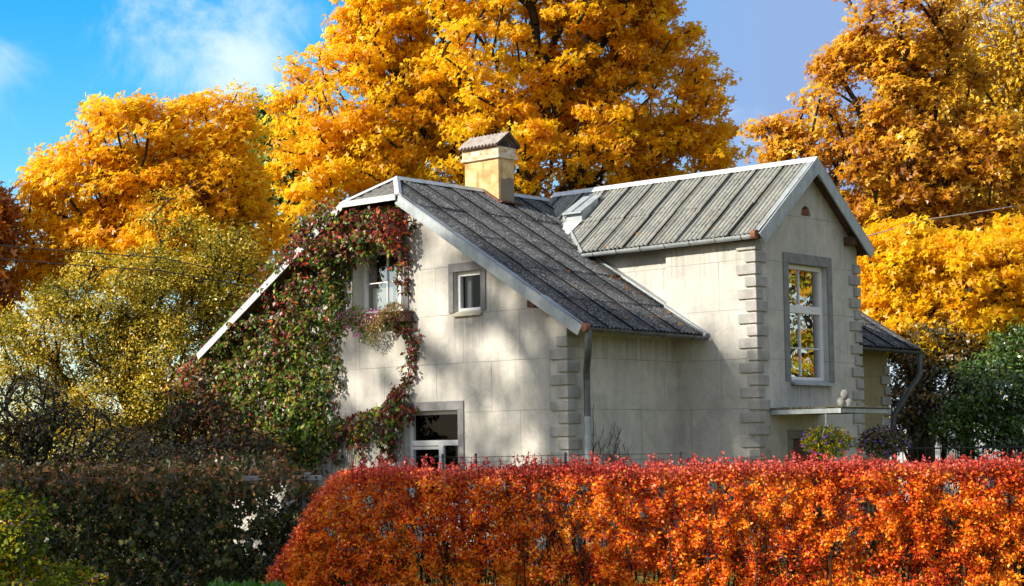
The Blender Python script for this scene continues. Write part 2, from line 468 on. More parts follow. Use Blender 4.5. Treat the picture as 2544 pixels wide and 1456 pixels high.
def leaf_geo(P, Nn, T, size, shape, tint, tint2=None):
    P = np.asarray(P, float); n = len(P)
    Nn = unit(Nn); T = T - (T * Nn).sum(1, keepdims=True) * Nn; T = unit(T); B = np.cross(Nn, T)
    sh = np.array(SHAPES[shape])            # (q,4,3)
    q = len(sh)
    s = np.asarray(size).reshape(-1, 1, 1, 1)
    V = (P[:, None, None, :] + s * (sh[None, :, :, 0:1] * T[:, None, None, :] + sh[None, :, :, 1:2] * B[:, None, None, :] + sh[None, :, :, 2:3] * Nn[:, None, None, :]))
    V = V.reshape(-1, 3)
    F = np.arange(n * q * 4).reshape(-1, 4)
    return V, F, np.repeat(tint, q), None if tint2 is None else np.repeat(tint2, q)

def leaf_object(name, P, Nn, T, size, shape, tint, mat, parent, tint2=None):
    V, F, t, t2 = leaf_geo(P, Nn, T, size, shape, np.clip(tint, 0, 1), tint2)
    return link(name, np_mesh(name, V, F, t, t2), mat, parent)

# ------------------------------------------------------------------ trees
def blob(px, py, rx, ry, depth, rd=None):
    c = at(px, py, depth); k = depth / FD
    return (np.array(c), rx * k, (rd if rd else rx * k * .9), ry * k)

def tree(name, label, cat, base, blobs, ncl, lpc, size, shape, mat, bark, clr, group=None, trunk_r=.22, first=2.0,
         gap=.0, shell=.75, seed=1, droop=.35, flat=.6, tsp=.55, toff=0, facing=.7, tint_fn=None, lean=(0, 0), trunks=1, upb=.6, cull_back=0):
    rg = np.random.default_rng(seed)
    root = empty(name, (base[0], base[1], 0))
    tag(root, label, cat, group)
    # cluster centres inside the crown's lobes
    vol = np.array([b[1] * b[2] * b[3] for b in blobs]) ** .8; vol /= vol.sum()
    C = []
    tries = 0
    while len(C) < ncl and tries < ncl * 30:
        tries += 1
        b = blobs[rg.choice(len(blobs), p=vol)]
        d = rg.normal(size=3); d /= np.linalg.norm(d)
        r = rg.random() ** (1 / 3.0)
        r = shell * (r ** .5) + (1 - shell) * r
        r *= 1 + .12 * noise.noise(Vector(d * 3 + b[0]))
        # camera-aligned lobe axes: right, depth, up
        p = b[0] + np.array(R0) * d[0] * b[1] * r + np.array((-math.sin(YAW), math.cos(YAW), 0)) * d[1] * b[2] * r + np.array((0, 0, 1)) * d[2] * b[3] * r
        if cull_back and d[1] > .1 and rg.random() < cull_back: continue
        if gap and noise.noise(Vector(p * .8)) < -1 + gap * 1.2: continue
        if p[2] < .15: continue
        C.append(p)
    C = np.array(C)
    cen = C.mean(0)
    top = C[:, 2].max()
    # skeleton
    nodes = []; par = []; plen = []
    th = max(first, .55 * (top - first) + first)
    for t_ in range(trunks):
        off = rg.normal(size=2) * (.12 if trunks > 1 else 0)
        prev = -1; pl = 0
        K = max(6, int(th / .5))
        tgt = np.array([cen[0] * .5 + base[0] * .5, cen[1] * .5 + base[1] * .5]) + (rg.normal(size=2) * .15 * (top - first) if trunks > 1 else 0)
        for i in range(K + 1):
            t = i / K
            xy = np.array(base[:2]) + off * (t < 1) + (tgt - np.array(base[:2])) * t ** 1.6 + .08 * np.array([math.sin(t * 5 + seed), math.cos(t * 4 + seed)]) * t
            p = np.array([xy[0], xy[1], t * th])
            nodes.append(p); par.append(prev); pl += th / K if i else 0; plen.append(pl); prev = len(nodes) - 1
    order = np.argsort(np.linalg.norm((C - np.array([cen[0], cen[1], first + .35 * (top - first)])) * np.array([1, 1, .8]), axis=1))
    ends = []
    NA = np.zeros((len(nodes) + 6 * len(C) + 10, 3)); PL = np.zeros(len(NA)); nn = len(nodes)
    NA[:nn] = nodes; PL[:nn] = plen
    okn = NA[:, 2] >= first * .85
    for ci in order:
        c = C[ci]
        dz = c[2] - NA[:nn, 2]
        hd = np.hypot(NA[:nn, 0] - c[0], NA[:nn, 1] - c[1])
        dist = np.sqrt(hd ** 2 + dz ** 2)
        cost = dist + .22 * PL[:nn] + np.maximum(0, upb * hd - dz) * .9
        ok = (NA[:nn, 2] >= first * .85)
        cost = np.where(ok, cost, 1e9)
        j = int(np.argmin(cost)); a = NA[j].copy(); L = dist[j]
        k = max(1, min(5, int(L / .45)))
        prev = j
        sag = .12 * L
        for i in range(1, k + 1):
            t = i / k
            p = a * (1 - t) + c * t
            p = p + np.array([0, 0, sag * math.sin(PI * t) * .6]) + (rg.normal(size=3) * .05 * L * (t < 1))
            NA[nn] = p; par.append(prev); PL[nn] = PL[prev] + L / k; prev = nn; nn += 1
        ends.append(prev)
    cnt = np.zeros(nn); 
    for e in ends: cnt[e] += 1
    for i in range(nn - 1, -1, -1):
        if par[i] >= 0: cnt[par[i]] += cnt[i]
    rad = .011 + (trunk_r - .011) * (cnt / max(cnt.max(), 1)) ** .52
    ns = 5
    segs = [i for i in range(nn) if par[i] >= 0]
    A = NA[[par[i] for i in segs]]; Bq = NA[segs]
    ra = np.minimum(rad[[par[i] for i in segs]], rad[segs] * 1.5); rb = rad[segs]
    D = unit(Bq - A); ref = np.where(np.abs(D[:, 2:3]) > .9, np.array([[1., 0, 0]]), np.array([[0, 0, 1.]]))
    X = unit(np.cross(D, ref)); Y = np.cross(D, X)
    an = np.arange(ns) * 2 * PI / ns
    ring = lambda c, r: c[:, None, :] + r[:, None, None] * (np.cos(an)[None, :, None] * X[:, None, :] + np.sin(an)[None, :, None] * Y[:, None, :])
    V = np.concatenate([ring(A, ra), ring(Bq, rb)], 1).reshape(-1, 3)
    k = np.arange(ns); k2 = (k + 1) % ns
    f = np.stack([k, k2, k2 + ns, k + ns], 1)
    F = (f[None] + (np.arange(len(segs)) * 2 * ns)[:, None, None]).reshape(-1, 4)
    link('trunk', np_mesh('trunk', V, F, smooth=True), bark, root)
    # leaves: sprays of flat leaves around each twig end
    n = len(C) * lpc
    ci = np.repeat(np.arange(len(C)), lpc)
    csz = rg.uniform(.6, 1.35, len(C))
    o = rg.normal(size=(n, 3)); o = unit(o) * (rg.random((n, 1)) ** .45)
    o[:, 2] *= flat
    P = C[ci] + o * (clr * csz[ci])[:, None]
    outw = unit(C - cen)
    Nn = rg.normal(size=(n, 3)) * .75 + np.array([0, 0, .55]) + outw[ci] * .35 + np.array(sun_to) * facing + unit(o) * .4
    T = unit(o + rg.normal(size=(n, 3)) * .5) + np.array([0, 0, -droop])
    ctint = rg.normal(size=len(C)) * tsp * .25
    tint = .5 + toff + ctint[ci] + rg.normal(size=n) * tsp * .22
    if tint_fn is not None: tint = tint + tint_fn(P)
    leaf_object('crown', P, Nn, T, size * rg.uniform(.65, 1.25, n), shape, tint, mat, root)
    return root

L_GOLD = [(0, (.66, .27, .006)), (.22, (.86, .40, .005)), (.5, (.95, .54, .005)), (.75, (.97, .66, .008)), (1, (.98, .78, .02))]
m_lgold = leafmat('golden_maple_leaf', L_GOLD, trans=.64, tcol=.7, gloss=.02)
m_lorange = leafmat('orange_maple_leaf', [(0, (.60, .27, .008)), (.25, (.86, .36, .005)), (.5, (.94, .48, .005)), (.8, (.97, .60, .008)), (1, (.98, .74, .02))], trans=.64, tcol=.7, gloss=.02)
m_lolive = leafmat('olive_yellow_leaf', [(0, (.10, .11, .008)), (.3, (.24, .22, .012)), (.55, (.50, .41, .02)), (.8, (.78, .54, .03)), (1, (.90, .62, .08))], trans=.4, gloss=.05)
m_lrust = leafmat('rusty_leaf', [(0, (.24, .08, .01)), (.3, (.50, .20, .012)), (.55, (.74, .37, .012)), (.85, (.84, .50, .02)), (1, (.88, .60, .06))], trans=.5, tcol=.85, gloss=.03)
m_lred = leafmat('dark_red_leaf', [(0, (.18, .05, .012)), (.5, (.52, .17, .02)), (1, (.75, .34, .03))], trans=.38)
m_lyel = leafmat('yellow_birch_leaf', [(0, (.42, .30, .02)), (.5, (.80, .52, .02)), (1, (.95, .72, .06))], trans=.4)
m_lgreen = leafmat('green_leaf', [(0, (.015, .045, .006)), (.4, (.035, .11, .010)), (.75, (.13, .25, .02)), (1, (.35, .38, .05))], trans=.35, gloss=.1)
m_ldark = leafmat('dark_shrub_leaf', [(0, (.018, .022, .008)), (.45, (.045, .05, .014)), (.75, (.14, .10, .015)), (1, (.40, .20, .02))], trans=.3, gloss=.09)
m_lhedge = leafmat('hedge_leaf', [(0, (.26, .014, .008)), (.20, (.54, .040, .008)), (.45, (.80, .13, .006)), (.75, (.92, .27, .008)), (1, (.95, .45, .03))],
                   [(0, (.36, .025, .025)), (.5, (.60, .065, .06)), (1, (.78, .20, .16))], trans=.20, gloss=.018)
m_lcreep = leafmat('creeper_leaf', [(0, (.018, .05, .006)), (.2, (.05, .11, .008)), (.36, (.20, .30, .02)), (.44, (.50, .38, .04)), (.47, (.07, .02, .015)), (.62, (.11, .028, .025)), (.76, (.22, .035, .03)), (.88, (.50, .05, .02)), (1, (.80, .22, .03))], trans=.24, gloss=.03)
m_lfence = leafmat('bean_leaf', [(0, (.012, .025, .005)), (.35, (.035, .06, .012)), (.6, (.085, .09, .018)), (.8, (.12, .055, .025)), (1, (.50, .24, .08))], trans=.3, gloss=.03)
m_lyg = leafmat('yellow_green_leaf', [(0, (.05, .11, .006)), (.5, (.20, .25, .010)), (.8, (.50, .42, .015)), (1, (.75, .25, .02))], trans=.42, gloss=.02)
m_lflow = leafmat('flower_leaf', [(0, (.08, .13, .02)), (.4, (.25, .30, .04)), (.7, (.42, .22, .05)), (1, (.48, .28, .12))], trans=.35)
m_petal = leafmat('magenta_petal', [(0, (.28, .02, .30)), (.5, (.50, .03, .35)), (1, (.75, .12, .30))], trans=.3)
m_petalp = leafmat('purple_petal', [(0, (.12, .03, .45)), (1, (.30, .08, .70))], trans=.3)

# ------------------------------------------------------------------ ground
g = np.array([(-600, -600, 0), (900, -600, 0), (900, 900, 0), (-600, 900, 0)], float)
NG = 60
xs = np.concatenate([np.linspace(-900, -60, 10), np.linspace(-50, 60, NG), np.linspace(70, 900, 10)])
ys = np.concatenate([np.linspace(-900, -60, 10), np.linspace(-50, 60, NG), np.linspace(70, 900, 10)])
V = [(x, y, .04 * noise.noise(Vector((x * .3, y * .3, 0))) - .05) for y in ys for x in xs]
n_ = len(xs)
F = [(j * n_ + i, j * n_ + i + 1, (j + 1) * n_ + i + 1, (j + 1) * n_ + i) for j in range(len(ys) - 1) for i in range(n_ - 1)]
o = link('ground', np_mesh('ground', V, F, smooth=True), m_ground); tag(o, kind='structure')

# pale gravel path between the fence and the house
m_path = simple('pale_gravel', (.62, .58, .50), (.42, .39, .33), 30, .95, 0, .1, .6)
mb = MB()
pp = [at(-200, 1200, 24), at(1250, 1200, 24), at(1250, 1200, 20.5), at(-200, 1200, 20.5)]
mb.add([(p.x, p.y, .0) for p in pp] + [(p.x, p.y, -.2) for p in pp], [(0, 1, 2, 3)] + [(i, i + 4, (i + 1) % 4 + 4, (i + 1) % 4) for i in range(4)])
o = mb.build('path', m_path); tag(o, kind='structure')

# ------------------------------------------------------------------ house
W, E, ZR, ZE, OV, HH, YH, V1, V2, U2, OU, ET, ZTE, YM, ZRT = 4.0, 4.576, 6.3655, 3.555, .3278, .6938, .3031, 2.7924, 5.8574, 5.5695, .2209, 1.6979, 5.0894, 9.6593, 6.4649
SL = (ZR - ZE) / E
YC = (V1 + V2) / 2
SLT = (ZRT - ZTE) / ET
ZH = ZR - SL * HH
house = empty('house', (0, 0, 0))
tag(house, 'pale rendered house with corrugated grey roofs and ochre chimney behind the red hedge', 'house')

def wall_sheet(mb, outline, holes, fn, nrm, depth):
    """outline/holes in 2D, fn maps (a,b)->Vector, holes get reveals 'depth' deep against nrm"""
    loops = [[Vector((a, b, 0)) for a, b in outline]] + [[Vector((a, b, 0)) for a, b in h] for h in holes]
    tris = tessellate_polygon(loops)
    flat = [p for lp in loops for p in lp]
    vs = [fn(p.x, p.y) for p in flat]
    fs = []
    for t in tris:
        a, b, c = (vs[i] for i in t)
        nn = (b - a).cross(c - a)
        fs.append(tuple(t) if nn.dot(nrm) > 0 else tuple(reversed(t)))
    mb.add(vs, fs)
    for h, dp in zip(holes, depth):
        v0 = [fn(a, b) for a, b in h]; v1 = [p - nrm * dp for p in v0]
        k = len(h)
        mb.add(v0 + v1, [(i, (i + 1) % k, (i + 1) % k + k, i + k) for i in range(k)])

def rect(a0, a1, b0, b1): return [(a0, b0), (a1, b0), (a1, b1), (a0, b1)]
fF = lambda a, b: Vector((a, 0, b)); nF = Vector((0, -1, 0))
fG = lambda a, b: Vector((U2, a, b)); nG = Vector((1, 0, 0))
SWIN = (1.62, 2.22, 3.97, 4.63); UWIN = (-.77, .46, 4.08, 5.16); GWIN = (.46, 1.69, .85, 2.40)
TWIN = (3.72, 4.88, 2.81, 4.73); DOOR = (3.72, 4.75, .15, 1.88)
top = lambda x: ZR - SL * abs(x) - .09
mb = MB()
wall_sheet(mb, [(-W, -.3), (W, -.3), (W, top(W)), (HH, top(HH)), (-HH, top(HH)), (-W, top(W))], [rect(*SWIN), rect(*UWIN), rect(*GWIN)], fF, nF, [.14, .28, .18])
mb.build('front_wall', m_wallX, house)
mb = MB()
mb.add([(W, 0, -.3), (W, YM - .3, -.3), (W, YM - .3, top(W)), (W, 0, top(W))], [(0, 1, 2, 3)])
mb.build('side_wall', m_wallY, house)
mb = MB()
mb.add([(-W, 0, -.3), (-W, YM - .3, -.3), (-W, YM - .3, top(W)), (-W, 0, top(W))], [(3, 2, 1, 0)])
mb.add([(-W, YM - .3, -.3), (W, YM - .3, -.3), (W, YM - .3, top(W)), (0, YM - .3, top(0)), (-W, YM - .3, top(W))], [(4, 3, 2, 1, 0)])
mb.build('back_wall', m_wallX, house)
mb = MB()
mb.add([(3.8, V1, -.3), (U2, V1, -.3), (U2, V1, 5.2), (3.8, V1, 5.2)], [(0, 1, 2, 3)])
mb.add([(3.8, V1, 3.4), (3.8, V1 + .14, 3.4), (3.8, V1 + .14, 5.2), (3.8, V1, 5.2)], [(3, 2, 1, 0)])
mb.add([(1.2, V1 + .14, 3.4), (3.8, V1 + .14, 3.4), (3.8, V1 + .14, 5.2), (1.2, V1 + .14, 5.2)], [(0, 1, 2, 3)])
mb.build('wing_side_wall', m_wallX, house)
tt = lambda y: ZRT - SLT * abs(y - YC) - .10
# vent opening: an arched hole
vent = [(YC - .02 + .145 * math.cos(a), 5.55 + .17 * math.sin(a)) for a in np.linspace(0, PI, 9)]
mb = MB()
wall_sheet(mb, [(V1, -.3), (V2, -.3), (V2, tt(V2)), (YC, tt(YC)), (V1, tt(V1))], [rect(*TWIN), rect(*DOOR), vent], fG, nG, [.14, .2, .15])
mb.build('wing_gable_wall', m_wallY, house)
mb = MB(); mb.add([(W - .2, V2, -.3), (U2, V2, -.3), (U2, V2, 5.2), (W - .2, V2, 5.2)], [(3, 2, 1, 0)])
mb.build('wing_back_wall', m_wallX, house)
mb = MB(); mb.box(W + .004, W + .03, V2 + .01, YM - .30, -.3, 3.55); mb.build('ochre_side_wall', m_wallR, house)
# dark rooms behind the windows
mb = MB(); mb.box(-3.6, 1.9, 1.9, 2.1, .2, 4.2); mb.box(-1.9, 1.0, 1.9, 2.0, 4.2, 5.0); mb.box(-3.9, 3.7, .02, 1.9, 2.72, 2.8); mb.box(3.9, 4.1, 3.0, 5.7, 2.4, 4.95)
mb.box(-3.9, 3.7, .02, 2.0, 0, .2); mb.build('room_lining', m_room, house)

# window surrounds, proud bands
def band(mb, fn, nrm, x0, x1, z0, z1, wl, wr, wt, wb, th=.025):
    def bx(a0, a1, b0, b1):
        p = [fn(a, b) for a, b in rect(a0, a1, b0, b1)]
        q = [v + nrm * th for v in p]; r = [v - nrm * .05 for v in p]
        vs = q + r
        fs = [(0, 1, 2, 3), (4, 7, 6, 5)] + [(i, i + 4, (i + 1) % 4 + 4, (i + 1) % 4) for i in range(4)]
        mb.add(vs, fs)
    if wl: bx(x0 - wl, x0 - .001, z0, z1)
    if wr: bx(x1 + .001, x1 + wr, z0, z1)
    if wt: bx(x0 - wl, x1 + wr, z1 + .001, z1 + wt)
    if wb: bx(x0 - wl, x1 + wr, z0 - wb, z0 - .001)

def window(name, fn, nrm, a0, a1, b0, b1, rec, glass, bars=(), hbars=(), fr=.055, backing=None, surround=None, sill=None, smat=None, label=None):
    """bars: vertical bars (pos, z0, z1, width), hbars: (pos, a0, a1, width)"""
    d = nrm * -rec
    f = lambda a, b, o=0: fn(a, b) + d + nrm * o
    def slab(mb, c0, c1, e0, e1, o0, o1):
        p = [f(a, b, o1) for a, b in rect(c0, c1, e0, e1)]; q = [f(a, b, o0) for a, b in rect(c0, c1, e0, e1)]
        mb.add(p + q, [(0, 1, 2, 3), (7, 6, 5, 4)] + [(i, i + 4, (i + 1) % 4 + 4, (i + 1) % 4) for i in range(4)])
    mb = MB()
    slab(mb, a0, a0 + fr, b0, b1, -.05, .03); slab(mb, a1 - fr, a1, b0, b1, -.05, .03)
    slab(mb, a0 + fr, a1 - fr, b0, b0 + fr, -.05, .03); slab(mb, a0 + fr, a1 - fr, b1 - fr, b1, -.05, .03)
    for (p, c0, c1, w_) in hbars: slab(mb, c0, c1, p - w_ / 2, p + w_ / 2, -.03, .024 if w_ > .03 else .008)
    for (p, e0, e1, w_) in bars: slab(mb, p - w_ / 2, p + w_ / 2, e0, e1, -.028, .027 if w_ > .03 else .011)
    o = mb.build('window', m_white, house, bevel=.004)
    if label: o['label'] = label
    mb = MB(); mb.add([f(a, b, -.015) for a, b in rect(a0 + .02, a1 - .02, b0 + .02, b1 - .02)], [(0, 1, 2, 3)])
    mb.build('pane', glass, o)
    if backing:
        for nm, mt, c0, c1, e0, e1 in backing:
            mb = MB(); K = 14
            vs = []
            for i in range(K * 2 + 1):
                t = i / (2 * K); a = c0 + (c1 - c0) * t
                vs += [f(a, e0, -.14 + .03 * (i % 2)), f(a, e1, -.14 + .03 * (i % 2))]
            mb.add(vs, [(2 * i, 2 * i + 2, 2 * i + 3, 2 * i + 1) for i in range(2 * K)])
            mb.build(nm, mt, o, smooth=False)
    if surround:
        mb = MB(); band(mb, fn, nrm, a0, a1, b0, b1, *surround); mb.build('window_surround', m_band, o, bevel=.004)
    if sill:
        pr, mt, s0, s1 = sill
        mb = MB()
        p = [f(s0, b0 + .03, .03), f(s1, b0 + .03, .03), fn(s1, b0 - .035) + nrm * pr, fn(s0, b0 - .035) + nrm * pr]
        q = [v - Vector((0, 0, .035)) for v in p]
        mb.add(p + q, [(3, 2, 1, 0), (4, 5, 6, 7)] + [(i, (i + 1) % 4, (i + 1) % 4 + 4, i + 4) for i in range(4)])
        mb.build('sill', mt, o, bevel=.003)
    return o

window('small', fF, nF, *SWIN, .10, m_glass, fr=.07, surround=(.11, .11, .14, 0), sill=(.06, m_cream, SWIN[0] + .0, SWIN[1] + .02),
       backing=[('curtain', m_curtain, 1.7, 1.80, 4.0, 4.6)], label='small square white window under the right verge of the gable')
window('upper', fF, nF, *UWIN, .26, m_glass_up, bars=[(-.20, 4.13, 5.11, .02), (.12, 4.13, 5.11, .06)], hbars=[(4.62, -.72, .41, .02)], fr=.06,
       surround=(.12, .12, .12, 0), sill=(.05, m_cream, UWIN[0], UWIN[1]), backing=[('curtain', m_curtain, -.7, .42, 4.1, 4.55)],
       label='white window with glazing bars framed by red creeper')
window('ground', fF, nF, *GWIN, .15, m_glass, bars=[(1.17, .9, 1.84, .10)], hbars=[(1.88, .51, 1.64, .09), (1.80, .51, 1.12, .05), (1.0, .51, 1.12, .05)], fr=.06,
       surround=(.17, .13, .15, 0), sill=(.06, m_zinc, GWIN[0], GWIN[1]), label='white framed ground floor window just above the red hedge')
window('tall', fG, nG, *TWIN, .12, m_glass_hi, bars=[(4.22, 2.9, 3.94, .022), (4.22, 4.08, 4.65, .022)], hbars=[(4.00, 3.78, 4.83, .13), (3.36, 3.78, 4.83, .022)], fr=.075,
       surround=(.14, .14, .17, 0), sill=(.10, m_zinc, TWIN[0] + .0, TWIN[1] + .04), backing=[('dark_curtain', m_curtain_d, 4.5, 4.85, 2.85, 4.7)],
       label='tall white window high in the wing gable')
# door
mb = MB(); mb.box(U2 - .19, U2 - .13, DOOR[0], DOOR[1], DOOR[2], DOOR[3])
for zz in (.3, 1.05):
    mb.box(U2 - .131, U2 - .118, DOOR[0] + .12, DOOR[1] - .12, zz, zz + .6)
dr = mb.build('door', m_door, house, bevel=.004)
mb = MB(); band(mb, fG, nG, *DOOR, .12, .12, .13, 0); mb.build('door_surround', m_band, dr, bevel=.004)
# bird-nest vent
mb = MB(); mb.box(U2 - .14, U2 - .12, YC - .18, YC + .14, 5.54, 5.73)
def bumpy(d): return 1 + .18 * noise.noise(d * 3)
mb.ball((U2 - .05, YC + .0, 5.60), .06, .10, .075, 12, 8, bumpy); mb.ball((U2 - .06, YC - .07, 5.59), .05, .06, .055, 10, 7, bumpy)
mb.build('vent', m_rust, house, smooth=True)

# quoins
def quoins(name, cx, cy, dx, dy, z0, z1, flip=0, hh=.196):
    mb = MB(); i = 0; z = z0
    rr = random.Random(int(cx * 100 + cy))
    while z + hh < z1:
        L, s = (.33, .15) if (i + flip) % 2 == 0 else (.17, .28)
        L += rr.uniform(-.012, .012); s += rr.uniform(-.012, .012)
        pr = .042 + rr.uniform(-.006, .006)
        xa, xb = sorted((cx - dx * L, cx + dx * pr)); ya, yb = sorted((cy - dy * s, cy + dy * pr))
        mb.box(xa, xb, ya, yb, z + rr.uniform(0, .004), z + hh - .034 - rr.uniform(0, .012))
        z += hh; i += 1
    return mb.build(name, m_stone, house, bevel=.006)
quoins('corner_stonework', W, 0, 1, -1, -.02, 3.55)
quoins('corner_stonework', U2, V1, 1, -1, -.02, 5.15, 1)
quoins('corner_stonework', U2, V2, 1, 1, -.02, 5.05, 0)
quoins('corner_stonework', W + .03, YM - .30, 1, 1, -.02, 3.4, 0)

# --- corrugated roofs: every sheet is its own strip of waves, lapped over the next
def sheets(P, length, slope_len, tstart, per, waves, rows, amp, seed, tend=None):
    """P(s,t,h)->point; s along the eave, t down the slope"""
    rr = random.Random(seed)
    V = []; F = []; T = []
    nsh = int(math.ceil(length / per))
    ws = 6
    for c in range(nsh):
        s0 = c * per; s1 = min(length, (c + 1) * per + .02)
        lap = rr.uniform(-.012, .012)
        for r in range(rows):
            t0 = slope_len * r / rows; t1 = slope_len * (r + 1) / rows + (.10 if r < rows - 1 else 0)
            jig = rr.uniform(-.012, .012); drop = rr.uniform(.004, .012)
            lap_tone = [rr.uniform(.7, 1.0), rr.uniform(0, .45), rr.uniform(.0, .5)]
            ncol = int(waves * ws * (s1 - s0) / per) + 1
            nt_ = 3
            b = len(V)
            for i in range(ncol + 1):
                s = s0 + (s1 - s0) * i / ncol
                wv = math.cos(2 * PI * (s - s0) / per * waves)
                tilt = .020 * (1 - (s - s0) / per)
                for j in range(nt_ + 1):
                    t = t0 + (t1 - t0) * j / nt_
                    t = max(t, tstart(s))
                    V.append(P(s + (jig if 0 < c < nsh - 1 else 0), t, amp * wv + tilt + drop * 1.6 * j / nt_))
            for i in range(ncol):
                q = (i + .5) / ncol
                ph = q * waves
                st = lap_tone[0] if q < .12 * lap_tone[0] else (.85 * lap_tone[0] if q > 1 - .05 - .07 * lap_tone[1] else (.45 if abs((ph % 1) - .5) < .17 else .0) + .15 * rr.random())  # darker at the lap edges and in the wave troughs
                for j in range(nt_):
                    F.append((b + i * (nt_ + 1) + j, b + i * (nt_ + 1) + j + 1, b + (i + 1) * (nt_ + 1) + j + 1, b + (i + 1) * (nt_ + 1) + j)); T.append(st)
    return V, F, T

nR = Vector((SL, 0, 1)).normalized()   # right slope normal
dn = Vector((1, 0, -SL)).normalized()
LM = math.hypot(E, ZR - ZE)
LT = math.hypot(ET, ZRT - ZTE)
def P_right(s, t, h): return Vector((0, -OV + s, ZR)) + dn * t + nR * (h + .0)
def P_left(s, t, h): q = P_right(s, t, h); return Vector((-q.x, q.y, q.z))
def tst(s): return 0 if s > OV + YH else (1 - s / (OV + YH)) * HH * LM / E
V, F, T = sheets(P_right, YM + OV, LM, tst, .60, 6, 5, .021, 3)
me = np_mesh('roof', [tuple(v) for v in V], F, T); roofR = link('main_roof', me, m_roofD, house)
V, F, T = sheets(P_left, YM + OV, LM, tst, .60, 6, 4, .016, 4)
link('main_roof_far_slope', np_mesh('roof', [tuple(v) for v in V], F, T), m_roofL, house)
# half hip
apex = Vector((0, YH, ZR)); hl = Vector((-HH, -OV, ZH)); hr = Vector((HH, -OV, ZH))
ndn = ((hl + hr) / 2 - apex); HL = ndn.length; ndn.normalize(); nh = Vector((1, 0, 0)).cross(ndn); nh = nh if nh.z > 0 else -nh
V = []; F = []; T = []
NC = 96
for i in range(NC + 1):
    x = -HH + 2 * HH * i / NC
    t0 = HL * abs(x) / HH; 
    for t in (min(t0, HL + .02), HL + .06):
        V.append(tuple(Vector((x, 0, 0)) + Vector((0, YH, ZR)) + ndn * t + nh * (.0 + .018 * math.cos(x * 2 * PI / .1155))))
for i in range(NC): F.append((2 * i, 2 * i + 2, 2 * i + 3, 2 * i + 1)); T.append(.2)
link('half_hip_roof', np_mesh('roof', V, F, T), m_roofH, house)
# cross wing
nT = Vector((0, -SLT, 1)).normalized(); dT = Vector((0, -1, -SLT)).normalized()
LX = U2 + OU
def P_wl(s, t, h): return Vector((LX - s, YC, ZRT)) + dT * t + nT * (h + .0)
def P_wr(s, t, h): q = P_wl(s, t, h); return Vector((q.x, 2 * YC - q.y, q.z))
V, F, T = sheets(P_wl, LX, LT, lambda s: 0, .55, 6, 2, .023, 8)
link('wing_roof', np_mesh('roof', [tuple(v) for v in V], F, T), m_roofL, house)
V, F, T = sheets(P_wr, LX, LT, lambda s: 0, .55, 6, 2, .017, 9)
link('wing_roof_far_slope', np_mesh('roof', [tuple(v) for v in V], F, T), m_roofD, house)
# timber decks under the sheets (brown soffits)
mb = MB()
mb.beam((0, -OV + .03, ZR - .06), tuple(Vector((0, -OV + .03, ZR - .06)) + dn * (LM - .04)), (0, 1, 0), nR, .02, .05)
for sgn in (1, -1):
    a = [Vector((HH * sgn, -OV + .03, ZH - .10)), Vector((sgn * E * .985, -OV + .03, ZE - .09 + SL * E * .015)), Vector((sgn * E * .985, YM - .03, ZE - .09 + SL * E * .015)), Vector((0, YM - .03, ZR - .11)), Vector((0, YH, ZR - .11))]
    b_ = [p + Vector((0, 0, .055)) for p in a]
    k = len(a)
    mb.add(a + b_, [tuple(range(k)), tuple(range(2 * k - 1, k - 1, -1))] + [(i, (i + 1) % k, (i + 1) % k + k, i + k) for i in range(k)])
for sgn in (1, -1):
    a = [Vector((1.0, YC, ZRT - .11)), Vector((LX - .03, YC, ZRT - .11)), Vector((LX - .03, YC + sgn * ET * .975, ZTE - .11 + SLT * ET * .025)), Vector((2.2, YC + sgn * ET * .975, ZTE - .11 + SLT * ET * .025))]
    b_ = [p + Vector((0, 0, .055)) for p in a]; k = 4
    mb.add(a + b_, [tuple(range(k)), tuple(range(2 * k - 1, k - 1, -1))] + [(i, (i + 1) % k, (i + 1) % k + k, i + k) for i in range(k)])
mb.v = mb.v[8:]; mb.f = [tuple(i - 8 for i in f) for f in mb.f[6:]]
mb.build('soffit', m_brown, house)
# verge boards
def verge(name, a, b, nrm_up, face, w_, mat, th=.03, capw=.10):
    """board hanging from line a-b (roof edge), face = outward normal"""
    a, b, up, fc = map(Vector, (a, b, nrm_up, face))
    up.normalize()
    mb = MB()
    mb.beam(a + fc * th / 2 - up * (w_ - .02), b + fc * th / 2 - up * (w_ - .02), fc, up, th, w_)
    inn = -fc * capw / 2
    mb.beam(a + inn + up * .023, b + inn + up * .023, fc, up, capw + th * 2, .012)
    return mb.build(name, mat, house, bevel=.003)
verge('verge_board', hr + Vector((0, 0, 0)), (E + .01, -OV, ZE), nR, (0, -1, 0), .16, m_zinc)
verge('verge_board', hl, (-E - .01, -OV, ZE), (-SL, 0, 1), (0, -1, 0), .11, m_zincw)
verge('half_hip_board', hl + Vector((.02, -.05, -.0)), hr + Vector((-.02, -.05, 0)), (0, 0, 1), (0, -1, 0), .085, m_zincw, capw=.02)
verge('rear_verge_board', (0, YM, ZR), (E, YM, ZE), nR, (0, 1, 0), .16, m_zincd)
gr = (LX, YC, ZRT)
verge('gable_board', gr, (LX, YC - ET - .01, ZTE - .01), nT, (1, 0, 0), .20, m_zinc)
verge('gable_board', gr, (LX, YC + ET + .01, ZTE - .01), (0, SLT, 1), (1, 0, 0), .20, m_zinc)
